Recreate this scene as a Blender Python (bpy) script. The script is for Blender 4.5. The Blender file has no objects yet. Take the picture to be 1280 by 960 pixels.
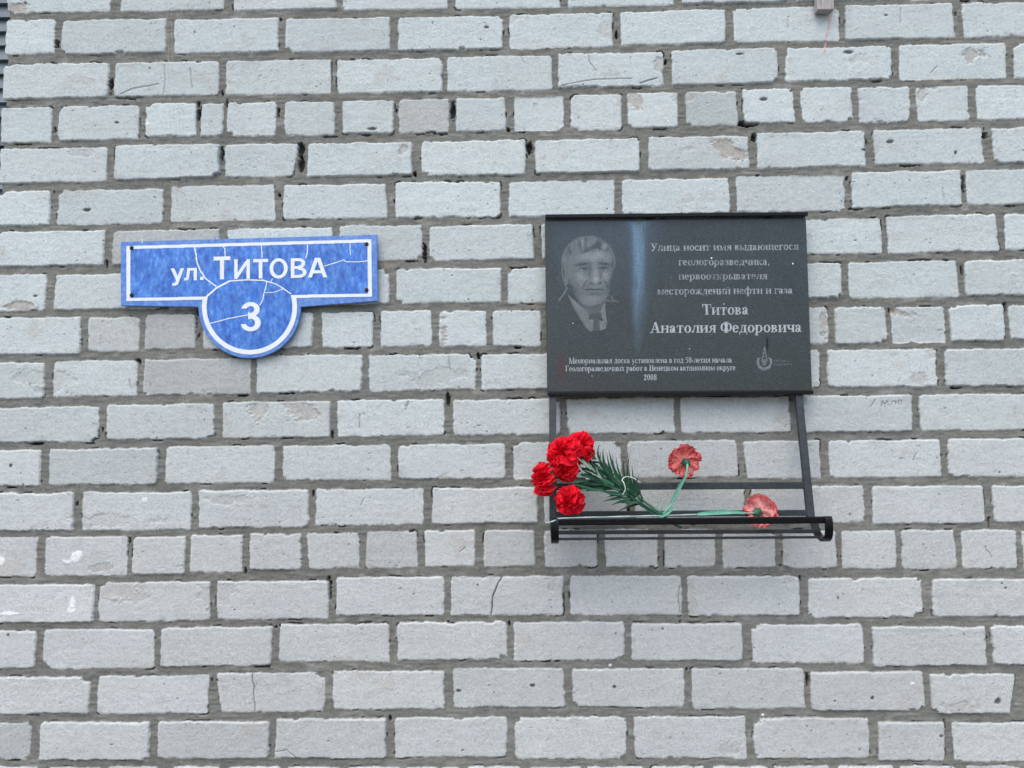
import bpy, bmesh, math, random
import numpy as np
from mathutils import Vector, Matrix

S = bpy.context.scene
COL = S.collection
rnd = random.Random(7)
NR = np.random.RandomState(11)

# ------------------------------------------------------------------ camera
FPX = 924.0                      # focal length in photo pixels (photo is 1280 x 960)
PITCH, YAW, ROLL, DIST = 0.0781, -0.02108, -0.01041, 1.671
fwd = Vector((math.sin(YAW)*math.cos(PITCH), math.cos(YAW)*math.cos(PITCH), math.sin(PITCH)))
r0 = Vector((math.cos(YAW), -math.sin(YAW), 0)); u0 = r0.cross(fwd)
right = r0*math.cos(ROLL) + u0*math.sin(ROLL)
up = u0*math.cos(ROLL) - r0*math.sin(ROLL)
EYE = Vector((0, -DIST, 0))
cam = bpy.data.cameras.new('camera'); camo = bpy.data.objects.new('camera', cam); COL.objects.link(camo)
m = Matrix((right, up, -fwd)).transposed().to_4x4(); m.translation = EYE
camo.matrix_world = m
cam.sensor_fit = 'HORIZONTAL'; cam.sensor_width = 36; cam.lens = 36*FPX/1280
cam.clip_start = 0.05; cam.clip_end = 3000
S.camera = camo

# ------------------------------------------------------------------ overcast daylight
SUN_EL, SUN_AZ = math.radians(58), math.radians(200)     # high, behind the viewer
w = bpy.data.worlds.new('World'); S.world = w; w.use_nodes = True
nt = w.node_tree; nt.nodes.clear()
sky = nt.nodes.new('ShaderNodeTexSky'); sky.sky_type = 'NISHITA'; sky.sun_disc = False
sky.sun_elevation = SUN_EL; sky.sun_rotation = SUN_AZ
sky.air_density = 1.0; sky.dust_density = 2.4; sky.ozone_density = 1.0
bg = nt.nodes.new('ShaderNodeBackground'); bg.inputs['Strength'].default_value = 0.12
out = nt.nodes.new('ShaderNodeOutputWorld')
nt.links.new(sky.outputs[0], bg.inputs[0]); nt.links.new(bg.outputs[0], out.inputs[0])
sl = bpy.data.lights.new('sun', 'SUN'); sl.energy = 1.0; sl.angle = math.radians(75); sl.color = (1.0, .985, .92)
so = bpy.data.objects.new('sun', sl); COL.objects.link(so)
sd = Vector((math.sin(SUN_AZ)*math.cos(SUN_EL), math.cos(SUN_AZ)*math.cos(SUN_EL), math.sin(SUN_EL)))
so.rotation_euler = sd.to_track_quat('Z', 'Y').to_euler(); so.location = (0, -4, 6)
S.view_settings.view_transform = 'Standard'; S.view_settings.look = 'None'
S.view_settings.exposure = 0.98; S.view_settings.gamma = 1.0; S.view_settings.use_curve_mapping = False

# ------------------------------------------------------------------ helpers
def P(px, py, d=0.0):
    """Point seen at a photo pixel on the vertical plane standing d metres in front of the wall."""
    v = fwd + right*((px-640)/FPX) + up*((480-py)/FPX)
    return EYE + v*((DIST-d)/v.y)

def to_px(X, Z, d):
    """Photo pixel of points X, Z (arrays) on that plane."""
    rx, ry, rz = X, DIST-d, Z
    f = rx*fwd.x + ry*fwd.y + rz*fwd.z
    return (640 + FPX*(rx*right.x + ry*right.y + rz*right.z)/f,
            480 - FPX*(rx*up.x + ry*up.y + rz*up.z)/f)

def new_mat(name, base=(.5,.5,.5), rough=.6, metal=0.0, spec=.5):
    mt = bpy.data.materials.new(name); mt.use_nodes = True
    b = mt.node_tree.nodes['Principled BSDF']
    b.inputs['Base Color'].default_value = (*base, 1); b.inputs['Roughness'].default_value = rough
    b.inputs['Metallic'].default_value = metal; b.inputs['Specular IOR Level'].default_value = spec
    return mt, mt.node_tree, b

def noise_node(t, scale, detail=4, rough=.6, vec=None):
    n = t.nodes.new('ShaderNodeTexNoise'); n.inputs['Scale'].default_value = scale
    n.inputs['Detail'].default_value = detail; n.inputs['Roughness'].default_value = rough
    if vec is None:
        tc = t.nodes.new('ShaderNodeTexCoord'); vec = tc.outputs['Object']
    t.links.new(vec, n.inputs['Vector']); return n

def ramp(t, src, stops):
    r = t.nodes.new('ShaderNodeValToRGB'); e = r.color_ramp.elements
    while len(e) < len(stops): e.new(.5)
    for k, (p, c) in enumerate(stops):
        e[k].position = p; e[k].color = (c, c, c, 1) if isinstance(c, (int, float)) else (*c, 1)
    t.links.new(src, r.inputs[0]); return r

def mixc(t, fac, a, b, mode='MIX'):
    n = t.nodes.new('ShaderNodeMix'); n.data_type = 'RGBA'; n.blend_type = mode
    for sock, v in ((n.inputs[0], fac), (n.inputs[6], a), (n.inputs[7], b)):
        if hasattr(v, 'links'): t.links.new(v, sock)
        elif isinstance(v, (int, float)): sock.default_value = v
        else: sock.default_value = (*v, 1)
    return n.outputs[2]

def bump(t, b, h, strength, dist):
    n = t.nodes.new('ShaderNodeBump'); n.inputs['Strength'].default_value = strength
    n.inputs['Distance'].default_value = dist
    t.links.new(h, n.inputs['Height']); t.links.new(n.outputs[0], b.inputs['Normal'])

def tag(o, label=None, cat=None, group=None, kind=None):
    if label: o['label'] = label
    if cat: o['category'] = cat
    if group: o['group'] = group
    if kind: o['kind'] = kind
    return o

def thing(name, loc, label, cat, group=None):
    o = bpy.data.objects.new(name, None); COL.objects.link(o); o.location = loc
    o.empty_display_size = .05
    return tag(o, label, cat, group)

def link(name, me, mat, parent=None, smooth=False):
    o = bpy.data.objects.new(name, me); COL.objects.link(o)
    if mat: me.materials.append(mat)
    if smooth: me.polygons.foreach_set('use_smooth', [True]*len(me.polygons))
    if parent is not None:
        o.parent = parent; o.matrix_parent_inverse = Matrix.Translation(-parent.location)
    return o

def bm_obj(name, bm, mat, parent=None, smooth=False):
    me = bpy.data.meshes.new(name); bm.normal_update(); bm.to_mesh(me); bm.free()
    return link(name, me, mat, parent, smooth)

def add_box(bm, c, ax, ay, az, bev=0.0):
    """Box from a centre and three half-extent vectors, edges bevelled."""
    vs = []
    for i in (-1, 1):
        for j in (-1, 1):
            for k in (-1, 1):
                vs.append(bm.verts.new(c + ax*i + ay*j + az*k))
    f = [(0,1,3,2),(4,6,7,5),(0,4,5,1),(2,3,7,6),(0,2,6,4),(1,5,7,3)]
    fs = [bm.faces.new([vs[q] for q in a]) for a in f]
    bmesh.ops.recalc_face_normals(bm, faces=fs)
    if bev:
        ed = list({e for q in fs for e in q.edges})
        bmesh.ops.bevel(bm, geom=ed, offset=bev, segments=2, affect='EDGES', profile=.6)

def add_bar(bm, p0, p1, wid, dep, bev=.0012, side=None):
    """Flat bar from p0 to p1: wid across (in the wall plane), dep towards the viewer."""
    a = (p1-p0); n = a.normalized()
    dv = Vector((0, 1, 0)); dv = (dv - n*dv.dot(n)).normalized() if side is None else side
    wv = n.cross(dv).normalized()
    add_box(bm, (p0+p1)/2, a/2, wv*wid/2, dv*dep/2, bev)

def add_tube(bm, pts, rad, n=8, cap=True):
    pts = [Vector(p) for p in pts]; rings = []
    ref = Vector((.31, .2, .93))
    for i, p in enumerate(pts):
        t = (pts[min(i+1, len(pts)-1)] - pts[max(i-1, 0)]).normalized()
        a = t.cross(ref); a = a.normalized() if a.length > 1e-4 else t.cross(Vector((1, 0, 0))).normalized()
        b = t.cross(a); r = rad[i] if hasattr(rad, '__len__') else rad
        rings.append([bm.verts.new(p + (a*math.cos(2*math.pi*k/n) + b*math.sin(2*math.pi*k/n))*r) for k in range(n)])
    for r1, r2 in zip(rings, rings[1:]):
        for k in range(n):
            bm.faces.new((r1[k], r1[(k+1) % n], r2[(k+1) % n], r2[k]))
    if cap:
        bm.faces.new(rings[0][::-1]); bm.faces.new(rings[-1])

def smooth_path(pts, n=8):
    """Catmull-Rom through the points."""
    pts = [Vector(p) for p in pts]; q = [pts[0]*2-pts[1]] + pts + [pts[-1]*2-pts[-2]]; o = []
    for i in range(1, len(q)-2):
        for s in range(n):
            t = s/n; a, b, c, d = q[i-1:i+3]
            o.append(.5*((2*b) + (c-a)*t + (2*a-5*b+4*c-d)*t*t + (3*b-a-3*c+d)*t**3))
    o.append(pts[-1]); return o

def mesh_quads(name, verts, faces):
    me = bpy.data.meshes.new(name)
    me.vertices.add(len(verts)); me.vertices.foreach_set('co', np.asarray(verts, np.float32).ravel())
    nf = len(faces); me.loops.add(nf*4); me.polygons.add(nf)
    me.loops.foreach_set('vertex_index', np.asarray(faces, np.int32).ravel())
    me.polygons.foreach_set('loop_start', np.arange(nf, dtype=np.int32)*4)
    me.update(calc_edges=True); return me

def lattice(xs, zs, sx, sz, seed):
    """Smooth value noise in -1..1 on the grid xs by zs."""
    r = np.random.RandomState(seed)
    u = (xs - xs.min())/sx; v = (zs - zs.min())/sz
    L = r.rand(int(u.max())+3, int(v.max())+3)*2-1
    i = u.astype(int); j = v.astype(int); fu = u-i; fv = v-j
    fu = fu*fu*(3-2*fu); fv = fv*fv*(3-2*fv)
    A = L[i]*(1-fu)[:, None] + L[i+1]*fu[:, None]
    return A[:, j]*(1-fv)[None] + A[:, j+1]*fv[None]

def sstep(a, b, x):
    t = np.clip((x-a)/(b-a), 0, 1); return t*t*(3-2*t)

# ------------------------------------------------------------------ setting: ground
GZ = -1.62
gm, t, b = new_mat('asphalt', (.05, .05, .05), .9)
n = noise_node(t, 6, 8); rr = ramp(t, n.outputs[0], [(.3, (.10, .10, .095)), (.7, (.17, .168, .16))])
n2 = noise_node(t, 300, 2); rr2 = ramp(t, n2.outputs[0], [(.3, .7), (.7, 1.2)])
t.links.new(mixc(t, 1.0, rr.outputs[0], rr2.outputs[0], 'MULTIPLY'), b.inputs['Base Color']); bump(t, b, n2.outputs[0], .5, .01)
bm = bmesh.new()
vs = [bm.verts.new((x, y, GZ)) for x, y in ((-900, -900), (900, -900), (900, 900), (-900, 900))]; bm.faces.new(vs)
tag(bm_obj('ground', bm, gm), kind='structure')

# ------------------------------------------------------------------ the brick wall
# Measured brick faces, row by row from the top: left, right, top, bottom edge in photo pixels.
ROWS=[
[(10,138,-33,15.5),(151,280,-34,13.7),(292,420,-35,13),(428,559,-35,12),(569,700,-37,10),(710.5,841.5,-40,8),(852,983,-43,4),(995,1128,-46,1),(1138,1270,-49,-1),(1280,1415,-51,-3)],
[(6,68,25,67.5),(77,207,24.5,67.5),(218,348,24,66),(357,487.5,23,64.5),(498,628,21,63),(636.6,766,17.5,60),(776,906.5,13.5,55.5),(917,1049,9.5,52),(1057,1192,6,49),(1204,1338,3,46)],
[(5,135,80,123.2),(143,273,78,120),(282,413,75.6,118),(421.6,552.7,74,116),(559,690,70.5,113.5),(698,829,66.5,109),(840,972.6,61.5,105.5),(983,1115,58.5,101),(1124.5,1258,55,99),(1268,1402,53,97)],
[(3,64,134.5,178.5),(73,173,132.5,175.5),(182,244.5,129,170.6),(251,279,129,170.6),(284,345,128,170.6),(356,418,127,169.6),(428,491.5,126,167),(498,561,124,166),(570,632,122.6,164.5),(642.7,704.5,120.5,163),(714,776.7,118,162.5),(784.5,847.6,116,159.5),(858,921.5,114,157.5),(929.6,993,111,153),(1002,1065,108.5,152.5),(1074,1138,109,152.5),(1147,1211,108,151),(1221,1290,106.5,149),(1300,1364,105,147)],
[(1,133,185.5,229),(143,274,181,224),(281,369,180,221),(384.6,515,178.8,220.5),(527,657,176,219.6),(669,799.6,174.5,216.5),(811,936,170.7,212.5),(947,1082,165.5,209.5),(1093.5,1229,161.5,205),(1242,1380,159.5,202.6)],
[(-1,62,238.5,282),(71.5,203,237.5,280.5),(214,343,232,276.3),(354,483,231,273.5),(494.5,625,227.5,272),(636,767.6,226,270),(778,911.5,224,268.5),(921,1055.6,219.5,264.5),(1065,1201.7,214.5,258.5),(1208.8,1345,212,255.5)],
[(-2.5,130,289,333),(140.5,275,288,331.5),(284,415,285.6,329),(425,527.5,282,325.5),(537,667,282,325),(677,810,279,323),(820,957,276.5,320.5),(967,1102,274,318),(1110,1247,269.5,315.8),(1257,1395,267,311)],
[(-4,57,343.5,389),(68,199,343,387),(210,341,341,385),(352,486.5,338,381),(495.5,626.5,336,378.5),(635,767,335,378),(777,908,333,376.5),(918,1052,330.5,374.5),(1061,1197.7,327,371.8),(1206.8,1345,325,369)],
[(-5,100,397,443.5),(110,173.7,396.6,439.5),(181,244,393,436.5),(253.6,316,392.5,435.5),(326,390.7,391,435),(402.5,466,390.2,434),(476,539,388.3,433),(549,608,388.7,433.3),(616.5,676,388.2,433),(686,749,387.5,432.5),(759,822,386.8,432),(832,895,386,431.5),(904,964,385.3,431),(972,1035,384.6,430.5),(1044,1108.7,384,430),(1115,1181,383.5,429),(1187.6,1255.5,381.6,426.5),(1261.5,1326,381,424)],
[(-6,55,453.6,498.5),(66,171,451,495.4),(180,313,449,493.5),(321,452.5,444.3,490),(461,594.6,443.6,488),(602,735,442.5,487),(745,880,440.5,486),(890,1024.7,438.5,485),(1034.8,1171,437,483.6),(1182,1318,436,483)],
[(-7,122.6,509.2,553.2),(133,267,505.7,549.5),(278,412.5,502,547.5),(421.6,555,499.8,545),(567,700,499.5,544.2),(709,842.6,498,542),(851,987.7,496.2,541.2),(997,1140.6,494.6,540.7),(1150,1286,493,538)],
[(-8,50,562.5,608),(60.5,196,561,606),(206.6,342.7,558,604.5),(353.4,488,557,600.5),(498,631.6,556,599),(641.7,776.7,552.8,598.8),(786,922,551,597),(932,1025.7,551.5,598.5),(1037,1176.5,550.6,597.6),(1186,1325,548,596)],
[(-9,92,617,664),(102.5,239,615.5,663),(249,385.6,613,660),(394.7,529,611.5,656.5),(540,672,610,654.5),(680,783,609.5,654),(794,931,609,654),(940.5,1080,608.3,653.3),(1091,1231,608,655),(1242,1380,607,653.4)],
[(-10,45,671,721),(56,158.5,671,719.3),(165.6,231,671,718),(238,302,669,715.7),(312,376,667,713),(384.6,448.5,666.5,711.5),(458,521,664.3,709.7),(531,593.6,662.7,709),(605,669,662.5,709),(681,746.5,662.8,709.5),(757,822,662.3,709.5),(831,894,662.3,709.5),(904,969,662.5,709.6),(979,1045.5,663,710.5),(1052.6,1120,663,711.4),(1128,1195,663,711.5),(1203,1271.6,663,711.2),(1280,1346,664,712)],
[(-11,117,730.7,778.6),(124,262,728,777),(271,410.5,726.5,774.3),(420,555,722,769.5),(564,704,720.6,770),(713,852,720.6,768.8),(860,999.5,720.7,770),(1011,1153,723,772.3),(1166,1305,724,771)],
[(-12,43.7,789,836),(53.7,192.5,787,836.3),(201,339,784,833),(349,486.5,780.3,827.3),(496.5,634,777.7,824.9),(643,781,777.8,825.6),(789.5,928,779.3,826.3),(940,1080,781,829.3),(1092,1233,783.5,832.8),(1241,1380,782.5,831)],
[(-13,111.5,846.5,893),(121.6,260,845,892.5),(273,406,841.5,890),(416.6,555,839,886.6),(567,705,835.2,884.5),(715.6,855,836.5,884.2),(865,1005.5,836,886.3),(1013.6,1155.7,839.5,888.5),(1164,1266,843,892.6),(1283,1420,844,893.5)],
[(-14,37.6,903.6,949.6),(48.7,187,903,950.6),(196.5,336,902,949),(344,483,898.4,948.5),(494,633,897,946.8),(644,783,897,948.7),(793.5,933,896.2,948.3),(943,1086,897.7,948.4),(1098.6,1181,902.6,951.7),(1192,1330,903.8,952.3)],
]

# slanted ends: (row, column): (left edge, right edge) shift of the top end, in metres
SLANT = {(4,2):(0,.012),(5,2):(0,-.006),(16,2):(-.012,0),(16,8):(0,.016),(2,7):(.010,0),(5,3):(0,-.005),
         (6,8):(0,-.006),(11,7):(-.006,0),(17,8):(.004,.004),(4,3):(.002,0),(9,1):(0,-.004)}
XC = P(4, 120).x                               # the wall's left corner
bricks = []                                    # cx, cz, half w, half h, slant l, slant r, seed
rowz = []
rb_ = random.Random(3)
for k, row in enumerate(ROWS):
    zs_ = []
    for c, (xl, xr, yt, yb) in enumerate(row):
        xm = xl*.7 + xr*.3; ym = (yt+yb)/2
        z1, z0 = P(xm, yt).z, P(xm, yb).z
        if k == 0: z1 = z0 + .085
        a, bx = P(xl, ym).x, P(xr, ym).x
        if c == 0: a = XC if k < 14 else min(a, XC)
        a = max(a, XC)
        zs_.append((z0, z1))
        s = SLANT.get((k, c), (rb_.uniform(-.002, .002), rb_.uniform(-.002, .002)))
        bricks.append(((a+bx)/2, (z0+z1)/2, (bx-a)/2, (z1-z0)/2, s[0], s[1], k))
    rowz.append((np.median([q[0] for q in zs_]), np.median([q[1] for q in zs_]), bx))
PITCHZ = (rowz[0][0]-rowz[-1][0])/(len(rowz)-1)
def more_row(z0, z1, x, header, k):
    while x < XR:
        Lb = (.118 if header else .246)*rb_.uniform(.985, 1.01)
        if x + Lb > XC + .03:
            a = max(x, XC)
            bricks.append(((a+x+Lb)/2, (z0+z1)/2+rb_.uniform(-.0015, .0015), (x+Lb-a)/2, (z1-z0)/2, rb_.uniform(-.002, .002), rb_.uniform(-.002, .002), k))
        x += Lb + rb_.uniform(.013, .02)
XR, ZT = 3.2, 2.6
for k, (z0, z1, xe) in enumerate(rowz):
    more_row(z0, z1 if k else z0+.085, xe+.016, k in (3, 8, 13), k)
k = len(rowz); z0 = rowz[-1][0]
while z0 > GZ - .1:
    z0 -= PITCHZ; more_row(z0, z0+.0835, XC-rb_.uniform(0, .12), k % 5 == 3, k); k += 1
k = -1; z0 = rowz[0][0]
while z0 < ZT:
    z0 += PITCHZ; more_row(z0, z0+.0835, XC-rb_.uniform(0, .12), k % 5 == 3, k); k -= 1

STEP = 0.0016
c00, c11 = P(-6, -6), P(1286, 966); c10, c01 = P(1286, -6), P(-6, 966)
vx1 = max(c10.x, c11.x)+.01; vz0 = min(c11.z, c01.z)-.01; vz1 = max(c00.z, c10.z)+.01
xs = np.concatenate([np.arange(XC, vx1, STEP), np.arange(vx1, XR, .009)])
zs = np.concatenate([np.arange(GZ-.02, vz0, .009), np.arange(vz0, vz1, STEP), np.arange(vz1, ZT, .009)])
nx, nz = len(xs), len(zs)
def N(sx, sz, seed): return lattice(xs, zs, sx, sz, seed).astype(np.float32)
X = np.repeat(xs[:, None], nz, 1).astype(np.float32); Z = np.repeat(zs[None], nx, 0).astype(np.float32)
wx = N(.035, .035, 1)*.0012 + N(.011, .011, 2)*.0009 + N(.005, .005, 3)*.0006
wz = N(.05, .035, 4)*.0013 + N(.012, .012, 5)*.0009 + N(.005, .005, 6)*.0006
n_big, n_mid, n_sm, n_xs = N(.6, .5, 7), N(.06, .05, 8), N(.016, .013, 9), N(.0042, .0042, 10)
n_hor = N(.05, .006, 12)                       # the faint horizontal drag marks of pressed brick
SD = np.full((nx, nz), -.02, np.float32)       # distance inside the nearest brick
TINT = np.zeros((nx, nz), np.float32); WARM = np.zeros((nx, nz), np.float32); OFF = np.zeros((nx, nz), np.float32)
NWARM = {(3,7):1.0,(6,1):.9,(8,1):.7,(8,2):.8,(8,3):.5,(9,2):.75,(7,1):.35,(8,14):.35,(13,2):.3,(13,3):.45,(14,1):.3,(0,2):.5}
warm_of = {}
q = 0
for k, row in enumerate(ROWS):
    for c in range(len(row)):
        warm_of[q] = NWARM.get((k, c), None); q += 1
rb2 = random.Random(5)
for bi, (cx, cz, hw, hh, s0, s1, k) in enumerate(bricks):
    m_ = .022
    i0, i1 = np.searchsorted(xs, (cx-hw-m_, cx+hw+m_)); j0, j1 = np.searchsorted(zs, (cz-hh-m_, cz+hh+m_))
    if i1-i0 < 2 or j1-j0 < 2: continue
    sl_ = (slice(i0, i1), slice(j0, j1))
    x = X[sl_] + wx[sl_] - cx; z = Z[sl_] + wz[sl_] - cz
    ro = rb2.uniform(-.003, .003)
    z = z - ro*x; x = x + ro*z
    tt = z/hh
    rough_e = rb2.uniform(.3, 1.5)
    jag = N_ = n_xs[sl_]*.0006*rough_e + n_sm[sl_]*.0012*rough_e + .0005
    dx = np.minimum(x + hw - s0*tt*.5, hw + s1*tt*.5 - x) + jag
    if cx-hw <= XC+.002: dx = np.where(x < 0, .05, hw + s1*tt*.5 - x + jag)
    dz = hh - np.abs(z) + jag
    r = np.where(x < 0, np.where(z < 0, rb2.uniform(.003, .009), rb2.uniform(.003, .009)),
                 np.where(z < 0, rb2.uniform(.003, .009), rb2.uniform(.003, .009)))
    d = np.where((dx < r) & (dz < r), r - np.hypot(r-dx, r-dz), np.minimum(dx, dz))
    for sx_ in (-1, 1):                        # broken arrises and corners
        for sz_ in (-1, 1):
            if rb2.random() < .15:
                R_ = rb2.uniform(.004, .011); ex = rb2.uniform(.7, 1.8)
                dd = np.hypot((x-sx_*hw)/ex, z-sz_*hh) - R_ + n_sm[sl_]*.004 + n_xs[sl_]*.002
                d = np.minimum(d, dd)
    for _ in range(rb2.choice((0, 0, 1, 1, 2))):
        e0 = rb2.uniform(-hw, hw); R_ = rb2.uniform(.002, .005); sz_ = rb2.choice((-1, 1))
        d = np.minimum(d, np.hypot((x-e0)/rb2.uniform(1, 2.6), z-sz_*(hh+.001)) - R_ + n_xs[sl_]*.001)
    own = d > SD[sl_]
    SD[sl_] = np.where(own, d, SD[sl_])
    tn = rb2.gauss(0, .042); wr = warm_of.get(bi); wr = max(0, rb2.gauss(.0, .16)) if wr is None else wr
    TINT[sl_] = np.where(own, tn, TINT[sl_]); WARM[sl_] = np.where(own, wr, WARM[sl_])
    of = rb2.gauss(0, .0011) + x*rb2.gauss(0, .006) + z*rb2.gauss(0, .012)
    OFF[sl_] = np.where(own, of, OFF[sl_])

mask = sstep(-.0004, .0011, SD); edge = sstep(-.0004, .0034, SD)
# mortar: struck back a little, lumpy, shrunk away from the brick here and there, with holes
mort = -.0028 + n_mid*.0009 + n_sm*.0008 + n_xs*.0004 + N(.022, .005, 14)*.0008
gap = sstep(.46, .68, N(.03, .02, 15)*.7 + n_sm*.45) * sstep(-.0032, -.0012, SD) * (1-mask)
mort -= gap*.010
DARK = gap*.75  # shade of gaps and holes, also painted dark into the cement
holes = []
for bi, (cx, cz, hw, hh, s0, s1, k) in enumerate(bricks):
    if rb2.random() < .27: holes.append((cx+hw+.007+rb2.uniform(-.004, .004), cz+hh*rb2.choice((.95, .9, .8, .4, -.3, -.9)), rb2.uniform(.002, .0042), rb2.uniform(.003, .011)))
    if rb2.random() < .15: holes.append((cx+rb2.uniform(-hw, hw), cz-hh-.003, rb2.uniform(.006, .022), rb2.uniform(.0015, .0032)))
for px, py, rx, ry in ((165,121,9,4),(248,142,3,9),(71,54,3,6),(138,107,3,9),(277,190,2.5,10),(375,186,5,9),(376,205,4,12),(935,154,11,4),
                       (566,138,3,11),(662,185,4,10),(531,314,3,11),(247,390,3,5),(172,452,4,5),(155,694,3,8),(411,738,3,14),(1242,860,3,6),
                       (664,262,2,4),(1205,232,2.5,14),(1165,700,2,6),(944,172,4,6),(1232,168,5,5),(850,762,2,14),(190,571,7,3),(1010,850,2.5,9),(560,500,3,7),(382,377,6,3)):
    p = P(px, py); holes.append((p.x, p.z, rx*.0018, ry*.0018))
for hx, hz, rx, rz in holes:
    i0, i1 = np.searchsorted(xs, (hx-rx*2.2, hx+rx*2.2)); j0, j1 = np.searchsorted(zs, (hz-rz*2.2, hz+rz*2.2))
    if i1 <= i0 or j1 <= j0: continue
    sl_ = (slice(i0, i1), slice(j0, j1))
    e = np.hypot((X[sl_]-hx)/rx, (Z[sl_]-hz)/rz) + n_xs[sl_]*.35 + n_sm[sl_]*.3
    f = sstep(1.1, .55, e)*(1-mask[sl_]*.97)
    mort[sl_] -= f*.016; DARK[sl_] = np.maximum(DARK[sl_], f*.8)

face = OFF + n_mid*.0005 + n_sm*.00035 + n_xs*.00028 + n_hor*.00012
# pits in the brick faces
pit = sstep(.80, .97, n_xs*.75 + n_sm*.4)*mask
face -= pit*.0014
rr_ = np.random.RandomState(21)
SPOT = np.zeros((nx, nz), np.float32)
def blob(px, py, rx, ry, seed=0, soft=.35, jit=.35, ang=0.0, world=None):
    """0..1 irregular patch on the wall at a photo pixel, radii in pixels."""
    p = P(px, py) if world is None else world
    ax, az = rx*.00181, ry*.00181; R_ = max(ax, az)*2
    i0, i1 = np.searchsorted(xs, (p.x-R_, p.x+R_)); j0, j1 = np.searchsorted(zs, (p.z-R_, p.z+R_))
    s_ = (slice(i0, i1), slice(j0, j1)); a = X[s_]-p.x; b_ = Z[s_]-p.z
    ca, sa = math.cos(ang), math.sin(ang); a, b_ = a*ca+b_*sa, b_*ca-a*sa
    e = np.hypot(a/ax, b_/az) + (n_mid[s_]*.8 + n_sm[s_]*.7 + n_xs[s_]*.35)*jit
    return s_, sstep(1+soft, 1-soft, e)
for _ in range(900):                           # little dark pores and grit
    p = Vector((rr_.uniform(xs[0], vx1), 0, rr_.uniform(vz0, vz1)))
    s_, f = blob(0, 0, rr_.uniform(.5, 1.25)+(rr_.rand()<.06)*1.2, rr_.uniform(.5, 1.0)+(rr_.rand()<.06)*.8, world=p, jit=.2)
    SPOT[s_] = np.maximum(SPOT[s_], f*rr_.uniform(.25, .9)); face[s_] -= f*.0012
for px, py, rx, ry in ((665,857,4,2.5),(573,864,2,1.2),(768,858.5,2,1.6),(597,731,1.7,1.4),(10,794,2,2),(1090,872,1.6,1.6),(146,153,3,1.6),
                       (187,85,1.4,1.4),(108,262,4.5,2),(465,161,5,1.8),(955,124,4.5,2),(1113,177,4.5,2.5),(1195,190,1.6,2.5),(1108,19,2.2,1.4),
                       (1060,65,6,2),(925,67,4,1.5),(578,938,1.4,1),(1257,735,1.4,1.4),(990,937,1,1),(1248,876,4,4),(13,582,1.6,1.6),(608,34,2.5,1.5),
                       (1083,187,6,1.8),(1252,729,1.4,1.4),(44,370,3,1.4),(1043,876,1,1)):
    s_, f = blob(px, py, rx, ry, jit=.5); SPOT[s_] = np.maximum(SPOT[s_], f*.9); face[s_] -= f*.002
def polyline(pts, wpx, fn):
    """Run fn(slice, 0..1 coverage) for a thin line through photo pixels."""
    pp = [P(*q_) for q_ in pts]; wd = wpx*.00181/2
    x0 = min(q_.x for q_ in pp)-.01; x1 = max(q_.x for q_ in pp)+.01; z0_ = min(q_.z for q_ in pp)-.01; z1_ = max(q_.z for q_ in pp)+.01
    i0, i1 = np.searchsorted(xs, (x0, x1)); j0, j1 = np.searchsorted(zs, (z0_, z1_)); s_ = (slice(i0, i1), slice(j0, j1))
    x = X[s_] + n_sm[s_]*.0012 + n_xs[s_]*.0008; z = Z[s_] + n_sm[s_]*.001; d = np.full(x.shape, 9., np.float32)
    for a, b_ in zip(pp, pp[1:]):
        ux, uz = b_.x-a.x, b_.z-a.z; l2 = ux*ux+uz*uz
        tt = np.clip(((x-a.x)*ux+(z-a.z)*uz)/l2, 0, 1); d = np.minimum(d, np.hypot(x-a.x-ux*tt, z-a.z-uz*tt))
    fn(s_, sstep(wd+.0009, max(wd-.0009, 0), d))
def crack(strength, depth=.0025):
    def f_(s_, f):
        f = f*mask[s_]; face[s_] -= f*depth; SPOT[s_] = np.maximum(SPOT[s_], f*strength)
    return f_
for st, wd, pts in ((.95, 1.5, ((627,721),(621,733),(616,745),(614,769))), (.7, 1.2, ((315,843),(317,860),(318,889))), (.6, 1.1, ((850,733),(848,748),(850,765))),
                (.55, .9, ((150,118),(165,111),(198,105))), (.5, .9, ((702,107),(740,100),(790,98))), (.75, 1.3, ((800,104),(822,97))), (.5, .9, ((735,65),(738,78),(745,88))),
                (.45, .9, ((205,81),(206,100),(205,118))), (.4, .8, ((237,85),(240,110))), (.5, .9, ((506,508),(510,501))), (.6, 1.1, ((507,512),(511,502))), (.4, .8, ((345,940),(358,938),(370,948))),
                (.45, .9, ((450,518),(449,535))), (.4, .8, ((561,445),(563,462))), (.45, .9, ((451,632),(455,623))), (.4, .9, ((162,474),(163,485))), (.5, .9, ((1165,90),(1172,82))), (.35, .9, ((985,35),(986,20))),
                (.6, 1.0, ((566,722),(600,722),(625,721))), (.35, .8, ((1125,30),(1126,10))), (.35, .9, ((1178,235),(1180,248))), (.4, .8, ((1141,576),(1146,566))), (.35, .9, ((1088,508),(1094,500))),
                (.3, 1.1, ((1102,508),(1103,501),(1106,506),(1109,501),(1110,507))), (.3, 1.1, ((1114,507),(1115,502),(1119,502),(1119,507))), (.28, 1.1, ((1122,507),(1123,501),(1127,501),(1126,507))),
                (.3, .9, ((650,70),(655,78))), (.35, .8, ((575,690),(582,684))), (.4, .9, ((1240,697),(1232,683)))):
    polyline(pts, wd, crack(st))

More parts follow.
